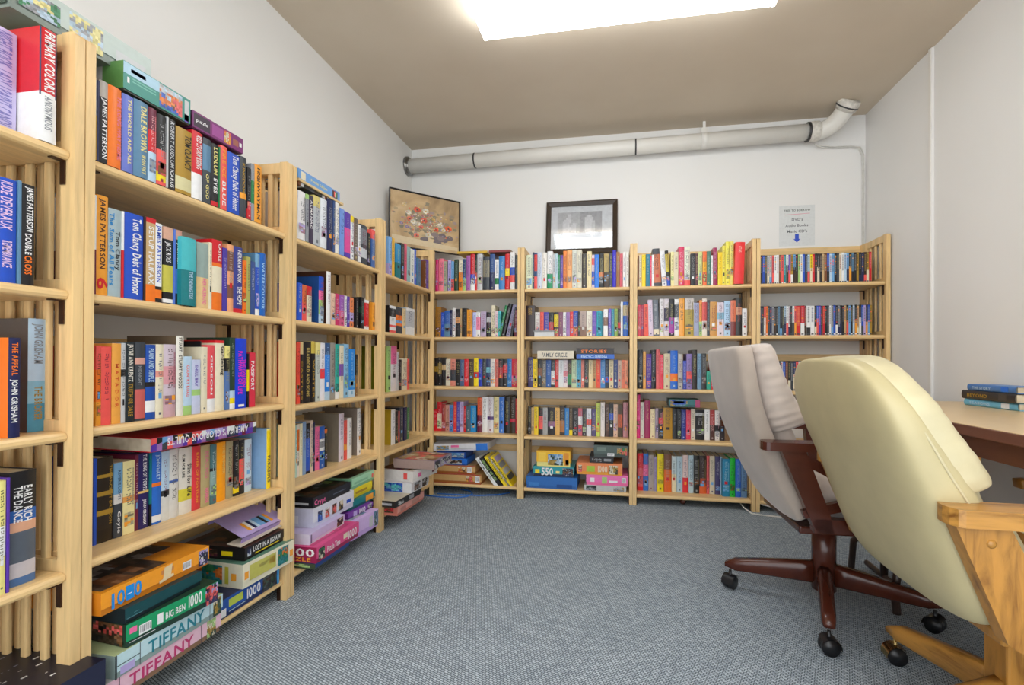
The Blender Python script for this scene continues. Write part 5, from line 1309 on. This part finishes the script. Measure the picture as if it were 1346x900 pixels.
def caster(parent, x, y, turn, mat='rubber', hood='rubber', r=.027):
    root_ = MB(); n = 14
    root_.tube([(-.021, 0, r), (-.003, 0, r)], r, n=16); root_.tube([(.003, 0, r), (.021, 0, r)], r, n=16)
    o = root_.build('caster', mat, parent); o.location = (x, y, .0005); o.rotation_euler = (0, 0, turn)
    b = MB(); rows = [[(xx, (r + .004) * math.cos(a), r + (r + .004) * math.sin(a)) for a in [math.radians(-10 + 150 * i / 10) for i in range(11)]] for xx in (-.024, .024)]
    b.grid(rows); b.tube([(0, 0, r), (0, 0, r * 2 + .022)], .006, n=8); b.build('hood', hood, o); return o
def chair(label, loc, az, wood_m, wood_l, shell_m, cush_m, round_back, base_rot, cast_hood, peg=False):
    root = empty('swivel_armchair', (loc[0], loc[1], 0), -math.radians(az)); tag(root, label, 'chair')
    if round_back:
        top = RP2; tk = lambda t: .145 - .10 * max(0, min(1, (t - .42) / .58))
        wid = lambda t: .278 * (1 if t < .72 else math.sqrt(max(.02, 1 - ((t - .72) / .30) ** 2.2 * .93)))
        widc = lambda t: wid(t) * (1.0 if t > .46 else .9)
    else:
        top = RP1; tk = lambda t: .075
        wid = lambda t: .258; widc = lambda t: .262 if t > .52 else .262 - .05 * min(1, (.52 - t) / .1)
    pad('back_shell', shell_m, root, top, .0, 1.0, wid, tk, lambda t: tk(t) / 2, .008, 26, 30, 0, 5.0 if not round_back else 4.0)
    pad('back_cushion', cush_m, root, top, .44 if round_back else .50, .995, lambda t: widc(t) * (.975 if round_back else 1.0), lambda t: tk(t) + .04 if round_back else .175 - .17 * (t - .5), lambda t: (tk(t) + .070) / 2 if round_back else tk(t) - .022 + (.175 - .17 * (t - .5)) / 2, .012, 34, 36, .034 if not round_back else .013, 3.2, 5)
    pad('lumbar_cushion', cush_m, root, top, .08, .54, lambda t: .215, lambda t: .10, lambda t: min(tk(t), .09) + .03, .02, 20, 26, .02, 3.0, 8)
    # piping along the seam between shell and cushion
    pts = []
    for sgn in (1, -1):
        rng = [.5 + .5 * i / 16 for i in range(17)]
        seq = []
        for t in rng:
            f, z = curve_at(top, t); w = wid(t) * (1.0 if t < .93 or round_back else 1 - ((t - .93) / .07) ** 3 * .35)
            seq.append((sgn * (w - .002), f + tk(t) * .93 + .004, z - .35 * tk(t) + .006))
        pts += seq if sgn == 1 else seq[::-1]
    if round_back: b = MB(); b.tube(pts, .003, n=6); b.build('piping', cush_m, root)
    # seat
    SL_ = [(-.20, .40), (-.05, .405), (.12, .415), (.27, .42)]
    seat_line = SL_
    pad('seat_cushion', cush_m, root, seat_line, 0, 1, lambda t: .245, lambda t: .12, lambda t: -.045, -.01, 18, 30, .012, 4.0, 11)
    pbox('seat_pan', wood_m, root, -.20, .20, -.16, .22, .345, .372, .006)
    AF = -.330 if round_back else -.318
    for s in (-1, 1):
        X = (s * .282, s * .317) if s > 0 else (s * .317, s * .282)
        # arm top: rounded board
        b = MB(); aw = .036; n = 6; f0, f1 = AF, .10; z0, th = (.655, .028) if not round_back else (.632, .034)
        out = [(f0 + .02 - .02 * math.cos(a), s * .297 + aw * math.sin(a)) for a in [math.pi * (i / n - .5) for i in range(n + 1)]]
        pts2 = [(x_, f_) for f_, x_ in out] + [(s * .297 + aw, f1), (s * .297 - aw, f1)]
        Lo = [(x_, f_, z0) for x_, f_ in pts2]; Up = [(x_, f_, z0 + th) for x_, f_ in pts2]
        b.face(Lo[::-1] if s else Lo); b.face(Up); nn = len(pts2)
        for i in range(nn): j = (i + 1) % nn; b.face([Lo[i], Lo[j], Up[j], Up[i]])
        b.build('armrest', wood_l, root, .007)
        if round_back: rp = [(AF + .012, z0), (AF + .105, z0), (AF + .195, .43), (AF + .195, .385), (AF + .14, .385), (AF + .10, .41)]
        else: rp = [(AF + .06, z0), (AF + .135, z0), (AF + .21, .445), (AF + .22, .39), (AF + .175, .39), (AF + .158, .41)]
        board('rear_post', wood_m, root, rp, X)
        board('side_rail', wood_m, root, [(AF + .16, .39), (.12, .39), (.12, .435), (AF + .16, .435)], X)
        board('arm_brace', wood_m, root, [(-.20, z0 - .01), (-.18, z0 - .05), (.02, .50), (.03, .535)], (X[0] + .008, X[1] - .008))
        board('front_post', wood_m, root, [(.04, z0), (.10, z0), (.12, .435), (.06, .435)], X)
        board('seat_rail', wood_m, root, [(-.19, .455), (-.18, .43), (.10, .50), (.10, .545)], (X[0] - .0, X[1] - .014))
        if peg:
            for f, z in ((AF + .072, .60), (AF + .142, .46)):
                b = MB(); xo = s * .314; b.tube([(xo - s * .002, f, z), (xo + s * .004, f, z), (xo + s * .0065, f, z)], [.0085, .0085, .004], n=10); b.build('wood_plug', 'oak_y', root)
    # column and four-arm base
    if peg: pbox('column', wood_m, root, -.04, .04, -.04, .04, .09, .35, .006)
    else:
        b = MB(); b.tube([(0, 0, .075), (0, 0, .35)], .042, n=20); b.build('column', wood_m, root)
    b = MB(); b.tube([(0, 0, .07), (0, 0, .12)], .03, n=16); b.build('hub', 'rubber', root)
    for k in range(4):
        a = base_rot + k * math.pi / 2; L = .355
        rows = []
        for i in range(9):
            u = i / 8; r_ = .035 + (L - .035) * u; zt = .175 - .055 * u ** 1.1; zb_ = .095 - .015 * u + (.012 if i == 8 else 0); hw_ = .023 - .002 * u
            if i == 8: zt -= .012; hw_ *= .75
            if i == 0: pass
            rows.append([(hw_ * c1, r_, (zt + zb_) / 2 + (zt - zb_) / 2 * c2) for c1, c2 in ((-1, -.8), (-.7, -1), (.7, -1), (1, -.8), (1, .6), (.6, 1), (-.6, 1), (-1, .6))])
        b = MB(); b.grid(rows, closed_u=True, caps=True); o = b.build('base_arm', wood_m if not peg else wood_l, root); o.rotation_euler = (0, 0, a)
        x, y = -math.sin(a) * .335, math.cos(a) * .335
        caster(root, x, y, a + 1.2 + .7 * k, 'rubber', cast_hood)
    return root
# directions of the base arms: towards (.469, 2.138) for the first chair, (.872, 1.686) for the second
def arm_dir(c, p, az): return math.atan2(-(p[0] - c[0]), p[1] - c[1]) + math.radians(az)
C1, A1 = (.789, 2.03), 89
chair('suede swivel armchair in mauve grey with walnut-stained wood arms, farther from viewer', C1, A1, 'dark_wood', 'dark_wood', 'suede', 'suede_l', False, arm_dir(C1, (.469, 2.138), A1), 'rubber')
C2, A2 = (.965, 1.38), 90
chair('cream leather swivel armchair with rounded back and oak arms, nearest the viewer', C2, A2, 'oak', 'oak_y', 'leather', 'leather_l', True, arm_dir(C2, (.872, 1.686), A2), 'brass', True)
# third seat tucked under the table: tube legs, curved oak arm
root = empty('tube_frame_chair', (1.30, 2.03, 0)); tag(root, 'chair with bent brown tube legs and a curved oak arm, tucked under the table', 'chair')
b = MB(); b.tube([(-.27, -.02, .012), (-.275, -.02, .10), (-.26, -.015, .20), (-.22, -.01, .235), (-.1, 0, .24), (.16, 0, .24)], .014, n=10); b.build('leg', 'brown_tube', root)
b = MB(); b.tube([(-.24, .40, .012), (-.24, .38, .14), (-.18, .33, .235), (.14, .33, .24)], .014, n=10); b.build('leg', 'brown_tube', root)
pbox('seat', 'brown_tube', root, -.05, .25, -.05, .38, .24, .29, .02)
b = MB(); rows = []
for i in range(13):
    a = math.radians(100 - 105 * i / 12); cy, cz, R_ = -.28, .36, .20
    rows.append([(-.02 + dx_, cy + 0 * a, 0) for dx_ in (0,)] and [(.0 + .13 * math.cos(a) + dr * math.cos(a), -.22 + dy, .395 + .15 * math.sin(a) + dr * math.sin(a)) for dr, dy in ((0, -.02), (.03, -.02), (.03, .02), (0, .02))])
b.grid(rows, closed_u=True, caps=True); b.build('arm_loop', 'oak', root, .004)
